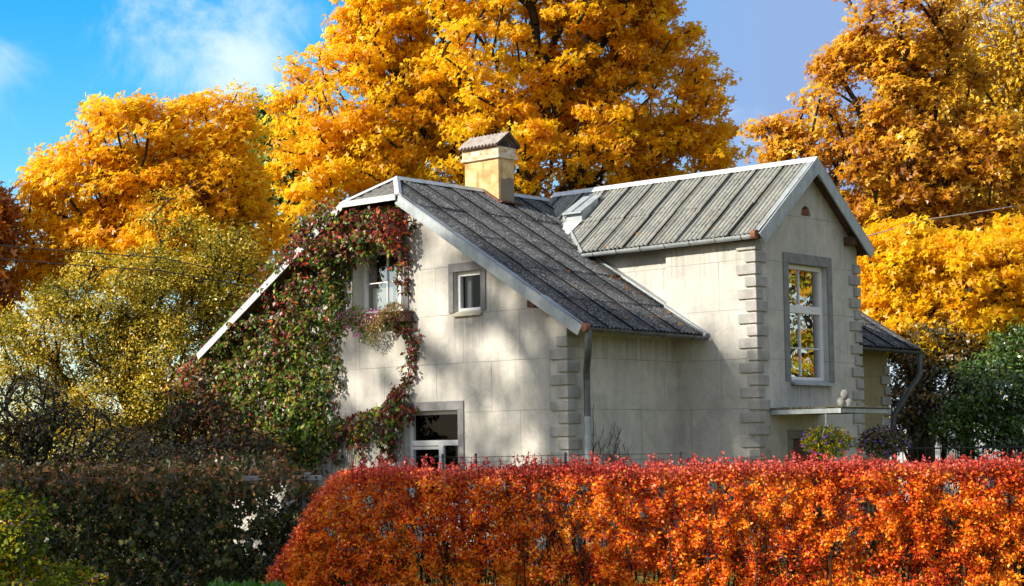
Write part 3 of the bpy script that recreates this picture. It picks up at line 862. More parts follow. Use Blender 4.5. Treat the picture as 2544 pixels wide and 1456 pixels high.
for nm_, (ax_, ay_, az_), fc_ in (('apex_plate', (LX + .033, YC, ZRT), 'x'),):
    mb = MB(); hw, dz = .15, .15 * SLT
    p = [(ax_, ay_, az_ + .02), (ax_, ay_ - hw, az_ + .02 - dz), (ax_, ay_ - hw, az_ - .22 - dz), (ax_, ay_, az_ - .235), (ax_, ay_ + hw, az_ - .22 - dz), (ax_, ay_ + hw, az_ + .02 - dz)]
    q = [(x - .05, y, z) for x, y, z in p]
    mb.add(p + q, [(0, 1, 2, 3), (0, 3, 4, 5), (9, 8, 7, 6), (11, 10, 9, 6)] + [(i, i + 6, (i + 1) % 6 + 6, (i + 1) % 6) for i in range(6)])
    mb.build(nm_, m_zinc, house)
# ridge caps
def ridge(a, b, na, nb, da, db, w_=.10, mat=None):
    a, b = Vector(a), Vector(b); mb = MB()
    na, nb, da, db = (Vector(q).normalized() for q in (na, nb, da, db))
    pts = [na * .030 + da * w_, na * .036 + da * w_, Vector((0, 0, .060)), nb * .036 + db * w_, nb * .030 + db * w_, Vector((0, 0, .045))]
    k = len(pts)
    mb.add([a + p for p in pts] + [b + p for p in pts], [tuple(range(k - 1, -1, -1)), tuple(range(k, 2 * k))] + [(i, (i + 1) % k, (i + 1) % k + k, i + k) for i in range(k)])
    return mb.build('ridge_cap', mat or m_zincw, house)
nL = Vector((-SL, 0, 1)); dL = Vector((-1, 0, -SL))
ridge((0, YH, ZR), (0, YM, ZR), nL, nR, dL, dn, mat=m_zinc)
nT2 = Vector((0, SLT, 1)); dT2 = Vector((0, 1, -SLT))
ridge((.05, YC, ZRT), (LX + .02, YC, ZRT), nT, nT2, dT, dT2, mat=m_zincw)
ridge(apex, hr, nh, nR, ndn + Vector((-1, 0, 0)) * .2, dn, .07)
ridge(apex, hl, nL, nh, dL, ndn, .07)
# valley and wall flashing
vb = Vector(((ZR - ZTE) / SL, YC - ET, ZTE)); vt = Vector((.15, YC - .12, ZR - .02))
mb = MB(); mb.beam(vt + Vector((0, 0, .0)), vb + Vector((.05, -.03, .01)), (1, -.6, 0), (0, 0, 1), .15, .035)
mb.build('valley_flashing', m_zinc, house)
a = Vector((2.15, V1 + .06, ZR - SL * 2.15 + .01)); b = Vector((3.78, V1 + .06, ZR - SL * 3.78 + .01)); c = Vector((3.80, V1 - .05, ZR - SL * 3.80 + .01)); d = Vector((4.62, V1 - .05, ZR - SL * 4.62 + .01))
mb = MB(); mb.beam(a, b, (0, 1, 0), nR, .16, .055); mb.beam(c, d, (0, 1, 0), nR, .09, .06); mb.build('wall_flashing', m_zinc, house)
# gutters
def gutter(a, b, side, r=.065, endcap=True, mat=m_zinc, brackets=6):
    a, b, side = Vector(a), Vector(b), Vector(side)
    ax = (b - a).normalized(); mb = MB(); K = 10
    vs = []
    for p in (a, b):
        for q in (r, r - .008):
            for i in range(K + 1):
                an = PI * i / K
                vs.append(p + side * math.cos(an) * q - Vector((0, 0, 1)) * math.sin(an) * q)
    n = K + 1; fs = []
    for i in range(K):
        fs.append((i, i + 1, 2 * n + i + 1, 2 * n + i)); fs.append((n + i, 3 * n + i, 3 * n + i + 1, n + i + 1))
    fs.append((0, 2 * n, 3 * n, n)); fs.append((K, n + K, 3 * n + K, 2 * n + K))
    mb.add(vs, fs)
    o = mb.build('gutter', mat, house, smooth=True)
    for j in range(brackets):
        mb = MB(); p = a.lerp(b, (j + .5) / brackets)
        mb.tube([p + side * math.cos(t) * (r + .006) - Vector((0, 0, 1)) * math.sin(t) * (r + .006) for t in np.linspace(0, PI, 9)], .006, 4)
        mb.build('bracket', m_rust, o)
    if endcap:
        mb = MB(); mb.tube([a - ax * .02, a + ax * .07], r + .010, 12); mb.build('end_cap', m_rust, o)
    return o
gutter((LX - .04, YC - ET - .045, ZTE + .0), (vb.x + .12, YC - ET - .045, ZTE - .02), (0, -1, 0), brackets=7)
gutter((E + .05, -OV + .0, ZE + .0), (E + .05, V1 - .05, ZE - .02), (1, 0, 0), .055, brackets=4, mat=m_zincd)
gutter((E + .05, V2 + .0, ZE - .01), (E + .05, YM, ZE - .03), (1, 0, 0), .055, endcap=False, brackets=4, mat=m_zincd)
gutter((LX - .06, YC + ET + .045, ZTE), (4.2, YC + ET + .045, ZTE - .02), (0, 1, 0), brackets=4, mat=m_brown)
# corner blob on the far gable end: gutter stop seen end on
# downpipes
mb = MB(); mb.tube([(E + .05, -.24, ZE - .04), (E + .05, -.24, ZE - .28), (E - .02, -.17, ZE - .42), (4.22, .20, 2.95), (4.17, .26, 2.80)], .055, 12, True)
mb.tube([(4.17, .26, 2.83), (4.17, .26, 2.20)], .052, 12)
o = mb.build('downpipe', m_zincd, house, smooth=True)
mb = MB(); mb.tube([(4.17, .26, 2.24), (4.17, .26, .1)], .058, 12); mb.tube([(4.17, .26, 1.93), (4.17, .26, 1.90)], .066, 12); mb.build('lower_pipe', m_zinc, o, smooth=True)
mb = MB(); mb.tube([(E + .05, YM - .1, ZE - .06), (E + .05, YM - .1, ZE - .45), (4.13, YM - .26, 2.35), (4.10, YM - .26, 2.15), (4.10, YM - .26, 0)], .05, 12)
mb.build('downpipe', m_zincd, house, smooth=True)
# purlin ends
mb = MB(); mb.box(U2, LX - .04, YC + 1.12, YC + 1.27, tt(V2) + .02, tt(V2) + .16); mb.build('purlin_end', m_brown, house, bevel=.005)
mb = MB(); mb.box(U2, LX - .04, YC - 1.35, YC - 1.24, tt(V2) + .10, tt(V2) + .22); mb.build('purlin_end', m_brown, house, bevel=.005)
mb = MB(); mb.box(3.45, 3.6, -OV + .04, 0, 3.93, 4.04); mb.build('purlin_end', m_brown, house, bevel=.005)
# hatch on the wing roof close to the valley
def zt(y): return ZRT - SLT * (YC - y) + .01
hx0, hx1, hy0, hy1 = 1.12, 1.48, 3.42, 3.88
mb = MB()
mb.add([(hx0, hy0, zt(hy0) - .05), (hx1, hy0, zt(hy0) - .05), (hx1, hy1, zt(hy1) - .05), (hx0, hy1, zt(hy1) - .05),
        (hx0, hy0, zt(hy0) + .19), (hx1, hy0, zt(hy0) + .19), (hx1, hy1, zt(hy1) + .15), (hx0, hy1, zt(hy1) + .15)],
       [(0, 1, 5, 4), (1, 2, 6, 5), (2, 3, 7, 6), (3, 0, 4, 7), (4, 5, 6, 7)])
ht = mb.build('roof_hatch', m_zinc, house)
mb = MB(); s_ = Vector((0, hy1 + .06 - (hy0 - .08), (zt(hy1) + .13 + .01) - (zt(hy0) + .16))).normalized()
mb.beam((hx0 + .18, hy0 - .08, zt(hy0) + .175), (hx0 + .18, hy1 + .06, zt(hy1) + .17), (1, 0, 0), (0, 0, 1), .44, .025)
mb.beam((hx0 + .18, hy0 - .08, zt(hy0) + .20), (hx0 + .18, hy1 + .06, zt(hy1) + .195), (1, 0, 0), (0, 0, 1), .03, .025)
mb.build('lid', m_zinc, ht, bevel=.003)
mb = MB(); mb.add([(hx0 - .03, hy0 - .02, zt(hy0) - .02), (hx1 + .02, hy0 - .02, zt(hy0) - .02), (hx1 - .05, hy0 - .38, zt(hy0 - .38) + .02), (hx0 + .16, hy0 - .38, zt(hy0 - .38) + .02)], [(3, 2, 1, 0)])
mb.add([(hx0 - .03, hy0 - .02, zt(hy0) + .05), (hx1 + .02, hy0 - .02, zt(hy0) + .05), (hx1 - .05, hy0 - .38, zt(hy0 - .38) + .04), (hx0 + .16, hy0 - .38, zt(hy0 - .38) + .04)], [(3, 2, 1, 0)])
mb.build('hatch_apron', m_zincw, ht)

# chimney
cx0, cx1, cy0, cy1 = -.47, .36, 2.47, 2.89
mb = MB(); mb.box(cx0, cx1, cy0, cy1, 5.6, 7.02)
ch = mb.build('chimney', m_chim, house, bevel=.008)
def crown_mat():
    m, nt, out = newmat('chimney_crown_paint')
    v = coords(nt, (1, 1, 2)); n = noise_(nt, v, 6, 5, .7)
    c = ramp(nt, [(.36, (.42, .22, .10)), (.52, (.60, .50, .36)), (.7, (.70, .68, .64))], n).outputs[0]
    principled(nt, out, c, .85, 0, .2, n, .4, .02); return m
m_crown = crown_mat()
mb = MB(); mb.box(cx0 - .05, cx1 + .05, cy0 - .05, cy1 + .05, 6.94, 7.00); mb.box(cx0 - .03, cx1 + .03, cy0 - .03, cy1 + .03, 7.00, 7.15)
mb.build('crown', m_crown, ch, bevel=.006)
mb = MB(); mb.box(cx0 + .16, cx1 - .16, cy0 + .1, cy1 - .1, 7.15, 7.19); mb.build('flue', m_room, ch)
for x in (cx0 + .06, (cx0 + cx1) / 2 + .1, cx1 - .1):
    for y in (cy0 + .03, cy1 - .03):
        mb = MB(); mb.box(x, x + .03, y - .012, y + .012, 7.15, 7.24); mb.build('cap_post', m_zinc, ch)
mb = MB(); ym = (cy0 + cy1) / 2; K = 60
for sgn in (-1, 1):
    vs = []
    for i in range(K + 1):
        x = cx0 - .05 + (cx1 - cx0 + .13) * i / K
        wv = .010 * math.cos(2 * PI * x / .085)
        vs += [(x, ym + sgn * .32, 7.19 + wv), (x - .0, ym, 7.43 + wv), (x, ym + sgn * .32, 7.175 + wv), (x, ym, 7.415 + wv)]
    mb.add(vs, [(4 * i, 4 * i + 4, 4 * i + 5, 4 * i + 1) for i in range(K)] + [(4 * i + 2, 4 * i + 3, 4 * i + 7, 4 * i + 6) for i in range(K)])
m_cap = simple('cap_sheet', (.42, .40, .38), (.30, .23, .19), 9, .8, 0, .2, .4)
mb.build('cap_roof', m_cap, ch)
mb = MB(); 
for sgn in (-1, 1):
    mb.beam((cx1 + .05, ym, 7.37), (cx1 + .05, ym + sgn * .29, 7.155), (1, 0, 0), (0, 0, 1), .03, .035); mb.beam((cx0 - .02, ym, 7.37), (cx0 - .02, ym + sgn * .29, 7.155), (1, 0, 0), (0, 0, 1), .03, .035)
    mb.beam((cx0 - .03, ym + sgn * .29, 7.15), (cx1 + .06, ym + sgn * .29, 7.15), (0, 1, 0), (0, 0, 1), .03, .03)
mb.build('cap_frame', m_brown, ch)
mb = MB(); zq = lambda x: ZR - SL * abs(x) + .02
mb.beam((0, cy0 - .04, zq(0)), (cx1 + .05, cy0 - .04, zq(cx1 + .05)), (0, 1, 0), nR, .08, .03)
mb.beam((cx1 + .06, cy0 - .07, zq(cx1 + .06)), (cx1 + .06, cy1 + .08, zq(cx1 + .06)), (1, 0, 0), nR, .16, .025)
mb.build('chimney_flashing', m_rust, ch)

# canopy over the door
cy_0, cy_1, cp = 3.12, 4.58, 1.30
mb = MB(); mb.box(U2, U2 + cp, cy_0, cy_1, 2.27, 2.335)
cn_ = mb.build('canopy', m_brown, house, bevel=.004)
mb = MB(); mb.box(U2 + .02, U2 + cp + .02, cy_0 - .025, cy_0 - .001, 2.255, 2.33); mb.box(U2 + cp + .001, U2 + cp + .025, cy_0 + .0, cy_1, 2.26, 2.325); mb.build('fascia', m_zinc, cn_)
mb = MB(); mb.box(U2 + .01, U2 + cp + .05, cy_0 - .04, cy_1 + .03, 2.336, 2.352); mb.build('canopy_sheet', m_zincd, cn_)
mb = MB()
for i in range(70):
    x = U2 + rng.uniform(.02, cp + .03); y = cy_0 - .03 + abs(rng.normal() * .03)
    if rng.random() < .3: x = U2 + cp; y = rng.uniform(cy_0, cy_1)
    mb.ball((x, y, 2.35), rng.uniform(.02, .06), .03, rng.uniform(.008, .022), 7, 5, bumpy)
m_moss = simple('moss', (.12, .11, .05), (.04, .04, .02), 40, .95)
mb.build('moss', m_moss, cn_)['kind'] = 'stuff'

# ornament: three pale stone balls on the canopy
m_ball = simple('weathered_ball', (.36, .355, .33), (.20, .20, .185), 14, .85, 0, .2, .3)
ob = on_plane(2099, 998, 1, 3.62); oz = 2.352
root = empty('garden_ornament', (ob.x, ob.y, oz)); tag(root, 'pale stone ornament of three stacked balls standing on the door canopy', 'ornament')
sd_ = R0 * .062
mb = MB()
mb.ball((ob.x - sd_.x, ob.y - sd_.y, oz + .075), .062, .062, .078, 16, 10, bumpy)
mb.ball((ob.x + sd_.x, ob.y + sd_.y, oz + .073), .060, .060, .076, 16, 10, bumpy)
mb.build('lower_balls', m_ball, root, smooth=True)
mb = MB(); mb.ball((ob.x, ob.y, oz + .20), .066, .066, .080, 16, 10, bumpy); mb.build('top_ball', m_ball, root, smooth=True)

# ------------------------------------------------------------------ climbing creeper
def stroke_points(strokes, n, yb, thick, rg, ax=1, val=-.08):
    """strokes: polylines [(px,py,w)...] seen on the plane; returns world points"""
    segs = []; wts = []
    for st in strokes:
        for a, b in zip(st[:-1], st[1:]):
            L = math.hypot(a[0] - b[0], a[1] - b[1]); segs.append((a, b)); wts.append((L + (a[2] + b[2]) * .4) * (a[2] + b[2]))
    wts = np.array(wts); wts /= wts.sum()
    idx = rg.choice(len(segs), size=n, p=wts)
    P = np.zeros((n, 3)); Q = np.zeros((n, 2)); e = np.zeros(n)
    for i, k in enumerate(idx):
        a, b = segs[k]; t = rg.random(); an = rg.random() * 2 * PI; r = rg.random() ** .5
        w_ = a[2] * (1 - t) + b[2] * t
        wob = 1 + .35 * noise.noise(Vector(((a[0] + b[0]) * .02 + math.cos(an) * 1.5, math.sin(an) * 1.5, t * 3)))
        x = a[0] * (1 - t) + b[0] * t + math.cos(an) * r * w_ * wob; y = a[1] * (1 - t) + b[1] * t + math.sin(an) * r * w_ * wob * 1.05
        Q[i] = x, y; e[i] = r
        P[i] = on_plane(x, y, ax, val)
    return P, Q, e

rg = np.random.default_rng(21)
STR = [
 [(800, 545, 42), (790, 620, 55), (775, 700, 72), (750, 800, 85), (745, 900, 92), (745, 1000, 84), (735, 1080, 78), (740, 1160, 60)],
 [(838, 520, 26), (800, 575, 36), (728, 668, 46), (668, 742, 48), (600, 815, 52), (540, 890, 54), (495, 950, 50)],
 [(700, 800, 80), (650, 880, 85), (610, 970, 85), (640, 1060, 90), (700, 1120, 70)],
 [(560, 980, 70), (560, 1060, 75), (620, 1100, 70)],
 [(830, 522, 34), (880, 552, 42), (940, 560, 46), (985, 550, 40), (1005, 545, 22)],
 [(840, 600, 45), (880, 605, 38), (930, 590, 30), (960, 590, 25)],
 [(1000, 560, 26), (1004, 610, 16), (1003, 670, 11), (1007, 730, 4)], [(905, 600, 12), (912, 660, 4)], [(975, 590, 20), (985, 620, 12)],
 [(985, 795, 18), (1012, 812, 20), (1028, 850, 12), (1020, 900, 11), (1014, 940, 9), (1000, 968, 18), (978, 992, 24), (985, 1015, 30)],
 [(1025, 1018, 12), (985, 1025, 32), (930, 1048, 34), (870, 1065, 36), (820, 1075, 40), (780, 1080, 40)],
 [(975, 1050, 26), (965, 1090, 24), (975, 1120, 17), (962, 1142, 8)], [(905, 1080, 14), (892, 1130, 6)], [(830, 1110, 18), (835, 1150, 8)],
 [(835, 600, 40), (838, 650, 34), (838, 700, 28), (835, 760, 30), (842, 810, 20)], [(865, 620, 26), (900, 625, 20), (940, 615, 20)], [(600, 800, 40), (540, 870, 44), (480, 930, 44)], [(830, 880, 14), (836, 960, 10)],
]
NV = 31000
P, Q, e = stroke_points(STR, NV, 0, .3, rg, val=-.10)
thick = .03 + .30 * (1 - e ** 2) * rg.random(NV) ** .5
dirc = unit(np.array([list(CAM)]) - P)
P[:, 1] += .10 - thick * .9
near = (P[:, 2] > 5.0) & (P[:, 0] < .9)
P[near, 1] -= .30 * rg.random(near.sum())
vine = empty('climbing_vine', (-2.2, -.1, 0)); tag(vine, 'green and burgundy creeper covering the left half of the pale front gable', 'vine')
# colour: green heart, burgundy skirts, red crown
tq = np.zeros(NV)
for i in range(NV):
    x, y = Q[i]
    nz = noise.noise(Vector((x * .012, y * .009, 1.0)))
    red = .18 + .55 * nz
    red += .42 * max(0, 1 - abs(y - 570) / 150) * (x > 740)
    red += .35 * max(0, 1 - math.hypot(x - 700, y - 720) / 170)
    red += .35 * (x > 955) + .30 * (x < 560)
    red += .2 * (y > 1000) * (x > 800)
    red -= .28 * max(0, 1 - math.hypot((x - 790), (y - 900) * .35) / 120) + .18 * max(0, 1 - math.hypot(x - 720, y - 1120) / 150)
    tq[i] = red
gsel = rg.random(NV) > np.clip(.30 + .62 * tq, .10, .96)
gv = np.clip(.19 + rg.normal(size=NV) * .12, 0, .42); rv = np.clip(.58 + .34 * (tq - .4) + rg.normal(size=NV) * .15, .46, 1)
tv = np.where(gsel, gv, rv)
cl = np.array([[noise.noise(Vector((p[0] * 5, p[2] * 5, 7))), noise.noise(Vector((p[0] * 5, p[2] * 5, 17)))] for p in P])
P[:, 1] -= np.clip(cl[:, 0], -.3, .5) * .34 * (e < .9)
Nn = rg.normal(size=(NV, 3)) * .6 + np.array([.3, -1, .35]) + np.stack([cl[:, 1] * 1.6, cl[:, 0] * 0, cl[:, 0] * 1.6], 1); T = rg.normal(size=(NV, 3)) * .75 + np.array([0, -.15, -1])
sel = cl[:, 0] > -.42
P, Nn, T, tv = P[sel], Nn[sel], T[sel], tv[sel]; NV = len(P)
leaf_object('foliage', P, Nn, T, rg.uniform(.055, .115, NV), 'oval', tv, m_lcreep, vine)
mb = MB()
rr = random.Random(5)
for st in STR[:9] + [STR[9], STR[10], STR[11]]:
    for rep in range(3 if st[0][2] > 20 else 1):
        pts = []
        for (x, y, w_) in st:
            p = on_plane(x + rr.uniform(-.5, .5) * w_, y + rr.uniform(-.3, .3) * w_, 1, -.03); pts.append(p)
        mb.tube(pts, rr.uniform(.006, .016), 5)
for i in range(26):   # bare stems at the foot right of the column
    x = rr.uniform(800, 900); p0 = on_plane(x, rr.uniform(1070, 1100), 1, -.03); p1 = on_plane(x + rr.uniform(-12, 12), 1190, 1, -.04)
    mb.tube([p0, p0.lerp(p1, .5) + Vector((rr.uniform(-.03, .03), 0, 0)), p1], .005, 4)
mb.build('stem', m_barkl, vine)

# bare climber twigs on the side wall
root = empty('bare_climber', (W, 1.0, 0)); tag(root, 'thin leafless brown climber twigs on the shaded side wall beside the downpipe', 'climber')
mb = MB()
for i in range(22):
    x, y = rr.uniform(1455, 1545), 1160
    pts = [on_plane(x, y, 0, W + .02)]
    hgt = rr.choice([rr.uniform(60, 210), rr.uniform(20, 90)]) * (1 if x < 1500 else .6)
    n = 9
    for k in range(n):
        x += rr.uniform(-4, 7) * .9; y -= hgt / n; pts.append(on_plane(x, y, 0, W + .02 + rr.uniform(0, .02)))
        if rr.random() < .75:
            q = on_plane(x + rr.uniform(-14, 14), y - rr.uniform(5, 25), 0, W + .03); mb.tube([pts[-1], q], .0022, 3)
    mb.tube(pts, .004, 4)
mb.build('twig', m_bark, root)

# burgundy shrub beyond the left corner of the house
m_lburg = leafmat('burgundy_leaf', [(0, (.015, .03, .006)), (.35, (.045, .065, .012)), (.55, (.09, .035, .02)), (.8, (.17, .055, .03)), (1, (.50, .24, .05))], trans=.3, gloss=.04)
bs = at(500, 1250, 30.5)
tree('shrub', 'burgundy and green creeper-clad shrub against the left corner of the house', 'shrub', (bs.x, bs.y), [blob(470, 1010, 60, 110, 31), blob(520, 1090, 110, 100, 30.5), blob(610, 1150, 110, 80, 30), blob(400, 1110, 80, 70, 30.5)],
     230, 42, .085, 'oval', m_lburg, m_barkl, .22, seed=31, trunk_r=.05, first=.5, trunks=3, tsp=.9)

# flower box on the upper window
root = empty('flower_box', (.1, -.15, 3.9)); tag(root, 'brown window box overflowing with pink flowers and golden trailing plants under the upper window', 'flower box')
mb = MB(); mb.box(-.62, .70, -.24, -.03, 3.88, 4.05); mb.box(-.64, .72, -.25, -.02, 4.03, 4.06); mb.build('planter', m_brown, root, bevel=.005)
for x in (-.45, .5): mb = MB(); mb.beam((x, -.02, 3.70), (x, -.22, 3.87), (1, 0, 0), (0, 0, 1), .03, .02); mb.build('bracket', m_dark, root)
n = 2600
a = rg.random(n); X = -.72 + 1.38 * a
Zt = 4.14 + .08 * np.sin(a * 9) ; Zb = 3.98 - .48 * np.exp(-((a - .42) / .28) ** 2) - .05 * rg.random(n)
tz = rg.random(n) ** .8
P = np.stack([X + rg.normal(size=n) * .02, -.16 - .20 * np.sin(np.clip(tz, 0, 1) * PI) * rg.random(n) - .06 * rg.random(n), Zb * (1 - tz) + Zt * tz], 1)
tv = np.clip(.25 + .5 * (a > .5) * (rg.random(n) < .8) + rg.normal(size=n) * .15, 0, 1)
leaf_object('foliage', P, rg.normal(size=(n, 3)) + np.array([.3, -1, .5]), rg.normal(size=(n, 3)) + np.array([0, -.3, -.6]), rg.uniform(.03, .06, n), 'slim', tv, m_lflow, root)
n = 75
a = rg.random(n) ** 1.3; X = -.76 + 1.0 * a; Z = 4.12 - .50 * rg.random(n) * np.exp(-((a - .45) / .4) ** 2)
P = np.stack([X, -.33 - .06 * rg.random(n), Z], 1); P = np.repeat(P, 4, 0); n = len(P)
leaf_object('flower', P, rg.normal(size=(n, 3)) * .3 + np.array([.4, -1, .2]), rg.normal(size=(n, 3)), np.full(n, .021), 'petal', rg.random(n), m_petal, root)['kind'] = 'stuff'

# hanging baskets under the canopy
def basket(px, py, plane_x, r, hook_z, label, leafm, seed, n=1500, flip=False):
    rgb = np.random.default_rng(seed)
    c = on_plane(px, py, 0, plane_x)
    root = empty('hanging_basket', tuple(c)); tag(root, label, 'hanging basket')
    mb = MB(); mb.ball((c.x, c.y, c.z), .14, .14, .11, 14, 8); mb.build('pot', m_dark, root, smooth=True)
    mb = MB(); top = Vector((c.x, c.y, hook_z))
    for k in range(3):
        an = k * 2.1 + .5; mb.tube([top - Vector((0, 0, .16)), (c.x + .13 * math.cos(an), c.y + .13 * math.sin(an), c.z + .05)], .004, 4)
    for k in range(5):   # links of chain
        z = hook_z - .035 * k
        mb.tube([(c.x + .012 * math.cos(t) * (k % 2), c.y + .012 * math.cos(t) * (1 - k % 2) * 1, z - .02 + .02 * math.sin(t)) for t in np.linspace(0, 2 * PI, 8)], .004, 4)
    mb.build('chain', m_zincw, root)
    o = unit(rgb.normal(size=(n, 3))) * (rgb.random((n, 1)) ** .4) * r; o[:, 2] *= .62
    P = np.array(c) + o
    leaf_object('foliage', P, rgb.normal(size=(n, 3)) + o / r, unit(o) + rgb.normal(size=(n, 3)) * .4 + np.array([0, 0, -.2]), rgb.uniform(.035, .07, n), 'oval', rgb.random(n) ** 1.4, leafm, root)
    m = 60; o = unit(rgb.normal(size=(m, 3))) * r * rgb.uniform(.7, 1.05, (m, 1)); o[:, 2] *= .62
    P = np.repeat(np.array(c) + o, 4, 0); m = len(P)
    leaf_object('flower', P, rgb.normal(size=(m, 3)) * .3 + np.array([1, -1, .3]), rgb.normal(size=(m, 3)), np.full(m, .028), 'petal', rgb.random(m), m_petalp, root)['kind'] = 'stuff'
basket(2053, 1097, U2 + 1.05, .40, 2.27, 'hanging basket of green leaves and violet flowers in front of the dark door', m_lyg, 5)
basket(2195, 1098, U2 + 1.2, .42, 2.27, 'dark leaved hanging basket with violet flowers right of the door canopy', m_ldark, 6)

# ------------------------------------------------------------------ red hedge
HD = 15.0                      # distance of the hedge's front face
def hedge():
    rgh = np.random.default_rng(77)
    root = empty('hedge', tuple(at(1600, 1600, HD + .4)[:2]) + (0,)); tag(root, 'long clipped hedge with orange and red leaves and pink tips in the foreground', 'hedge')
    F3 = Vector((-math.sin(YAW), math.cos(YAW), 0))
    x0, x1 = (625 - 1272) / FD * HD, (2544 - 1272) / FD * HD + 1.2
    C0 = Vector((CAM.x, CAM.y, 0)) + F3 * HD
    n = 185000
    a = rgh.random(n); u = x0 + (x1 - x0) * a
    zt = 1.535 + np.array([.030 * noise.noise(Vector((q * 1.3, 0, 0))) + .018 * noise.noise(Vector((q * 5, 3, 0))) for q in u])
    # left end rounds off
    zt = np.minimum(zt, np.interp(u - x0, [0, .10, .32, .46, .68, 1.0], [.45, .68, 1.02, 1.28, 1.52, 1.60]) + .03 * rgh.normal(size=n))
    kind = rgh.random(n)
    z = np.where(kind < .80, .35 + rgh.random(n) * (zt - .35), zt - abs(rgh.normal(size=n)) * .05)
    front = kind < .68
    dd = np.where(front, abs(rgh.normal(size=n)) * .10, rgh.random(n) * 1.0)
    nzv = np.array([noise.noise(Vector((a_ * 2.2, b_ * 2.2, 5))) for a_, b_ in zip(u, z)])
    dd = np.where(front, dd * 1.15 + .12 * nzv + .26 * np.array([noise.noise(Vector((a_ * 8, b_ * 8, 15))) for a_, b_ in zip(u, z)]) + .08, dd)
    # bulge
    dd = dd + .12 * np.clip((z - zt + .25) / .25, 0, 1) ** 2
    # holes in the leaf cover
    keep = ~(front & (np.array([noise.noise(Vector((a_ * 7, b_ * 7, 9))) for a_, b_ in zip(u, z)]) < -.33))
    sel = keep & (z > .45)
    u, z, dd, zt = u[sel], z[sel], dd[sel], zt[sel]; n = len(u)
    P = np.array(C0)[None] + np.array(R0)[None] * u[:, None] + np.array(F3)[None] * dd[:, None]; P[:, 2] = z
    top = np.clip((z - (zt - .12) + .06 * rgh.normal(size=n)) / .12, 0, 1)
    nz2 = np.array([noise.noise(Vector((a_ * 1.6, b_ * 2.2, 2))) + .6 * noise.noise(Vector((a_ * 6, b_ * 6, 2))) for a_, b_ in zip(u, z)])
    tint = .50 + .42 * nz2 * .85 + rgh.normal(size=n) * .26 + .02
    Nn = rgh.normal(size=(n, 3)) * .7 + np.array(-F3) * .8 + np.array([0, 0, .5]); T = rgh.normal(size=(n, 3)) * .7 + np.array([0, 0, .35])
    V_, F_, t1, t2 = leaf_geo(P, Nn, T, rgh.uniform(.022, .042, n), 'oval', np.clip(tint, 0, 1), top * .85)
    # sprigs standing up from the clipped top
    sp = []; mb = MB(); rr = random.Random(4)
    for i in range(1500):
        uu = rr.uniform(x0 + .75, x1); q = (1.52 + .030 * noise.noise(Vector((uu * 1.3, 0, 0))))
        d_ = rr.uniform(.05, .8); h = rr.expovariate(1 / .030) + .02
        h = min(h, .14)
        p0 = C0 + R0 * uu + F3 * d_; p0.z = q - .05
        p1 = p0 + Vector((rr.uniform(-.35, .35) * h, rr.uniform(-.35, .35) * h, h + .05))
        mb.tube([p0, p1], .0022, 3)
        for k in range(4 + int(h * 110)):
            t = rr.random() ** .6; sp.append(p0.lerp(p1, t))
    sp = np.array(sp); m = len(sp)
    V2_, F2_, t3, t4 = leaf_geo(sp, rgh.normal(size=(m, 3)) * .8 + np.array([0, 0, .4]), rgh.normal(size=(m, 3)) * .7 + np.array([0, 0, .5]), rgh.uniform(.020, .036, m), 'oval', rgh.random(m), np.full(m, .95))
    V = np.concatenate([V_, V2_]); F = np.concatenate([F_, F2_ + len(V_)])
    link('foliage', np_mesh('foliage', V, F, np.concatenate([t1, t3]), np.concatenate([t2, t4])), m_lhedge, root)
    # inner stems
    for i in range(520):
        uu = rr.uniform(x0 + .15, x1); d_ = rr.uniform(.08, .9); p = C0 + R0 * uu + F3 * d_; p.z = 0
        pts = [p.copy()]
        hmax = 1.25 if uu > x0 + .9 else .3 + (uu - x0) * 1.1
        for k in range(5):
            p = p + Vector((rr.uniform(-.06, .06), rr.uniform(-.06, .06), hmax / 5)); pts.append(p.copy())
            if k > 1:
                for _ in range(2): mb.tube([p, p + Vector((rr.uniform(-.2, .2), rr.uniform(-.2, .2), rr.uniform(.05, .25)))], .0025, 3)
        mb.tube(pts, [.009, .008, .007, .006, .004, .003], 4)
    mb.build('stem', m_bark, root)
hedge()

# thin wire fence behind the red hedge
root = empty('wire_fence', tuple(at(1300, 1500, 17.5)[:2]) + (0,)); tag(root, 'thin dark wire fence with slim posts just behind the red hedge', 'fence')
F3 = Vector((-math.sin(YAW), math.cos(YAW), 0))
def gp(px, depth, z): p = at(px, 1146, depth); p.z = z; return p
for px in (1100, 1182, 1405, 1690):
    mb = MB(); mb.tube([gp(px, 17.2, 0), gp(px, 17.2, 1.68)], .012, 6); mb.build('post', m_dark, root)
mb = MB()
for z in (1.655, 1.45, 1.2, .9): mb.tube([gp(1000, 17.2, z), gp(1182, 17.2, z - .01), gp(1405, 17.2, z), gp(1700, 17.2, z)], .0026, 4)
mb.build('wire', m_dark, root)

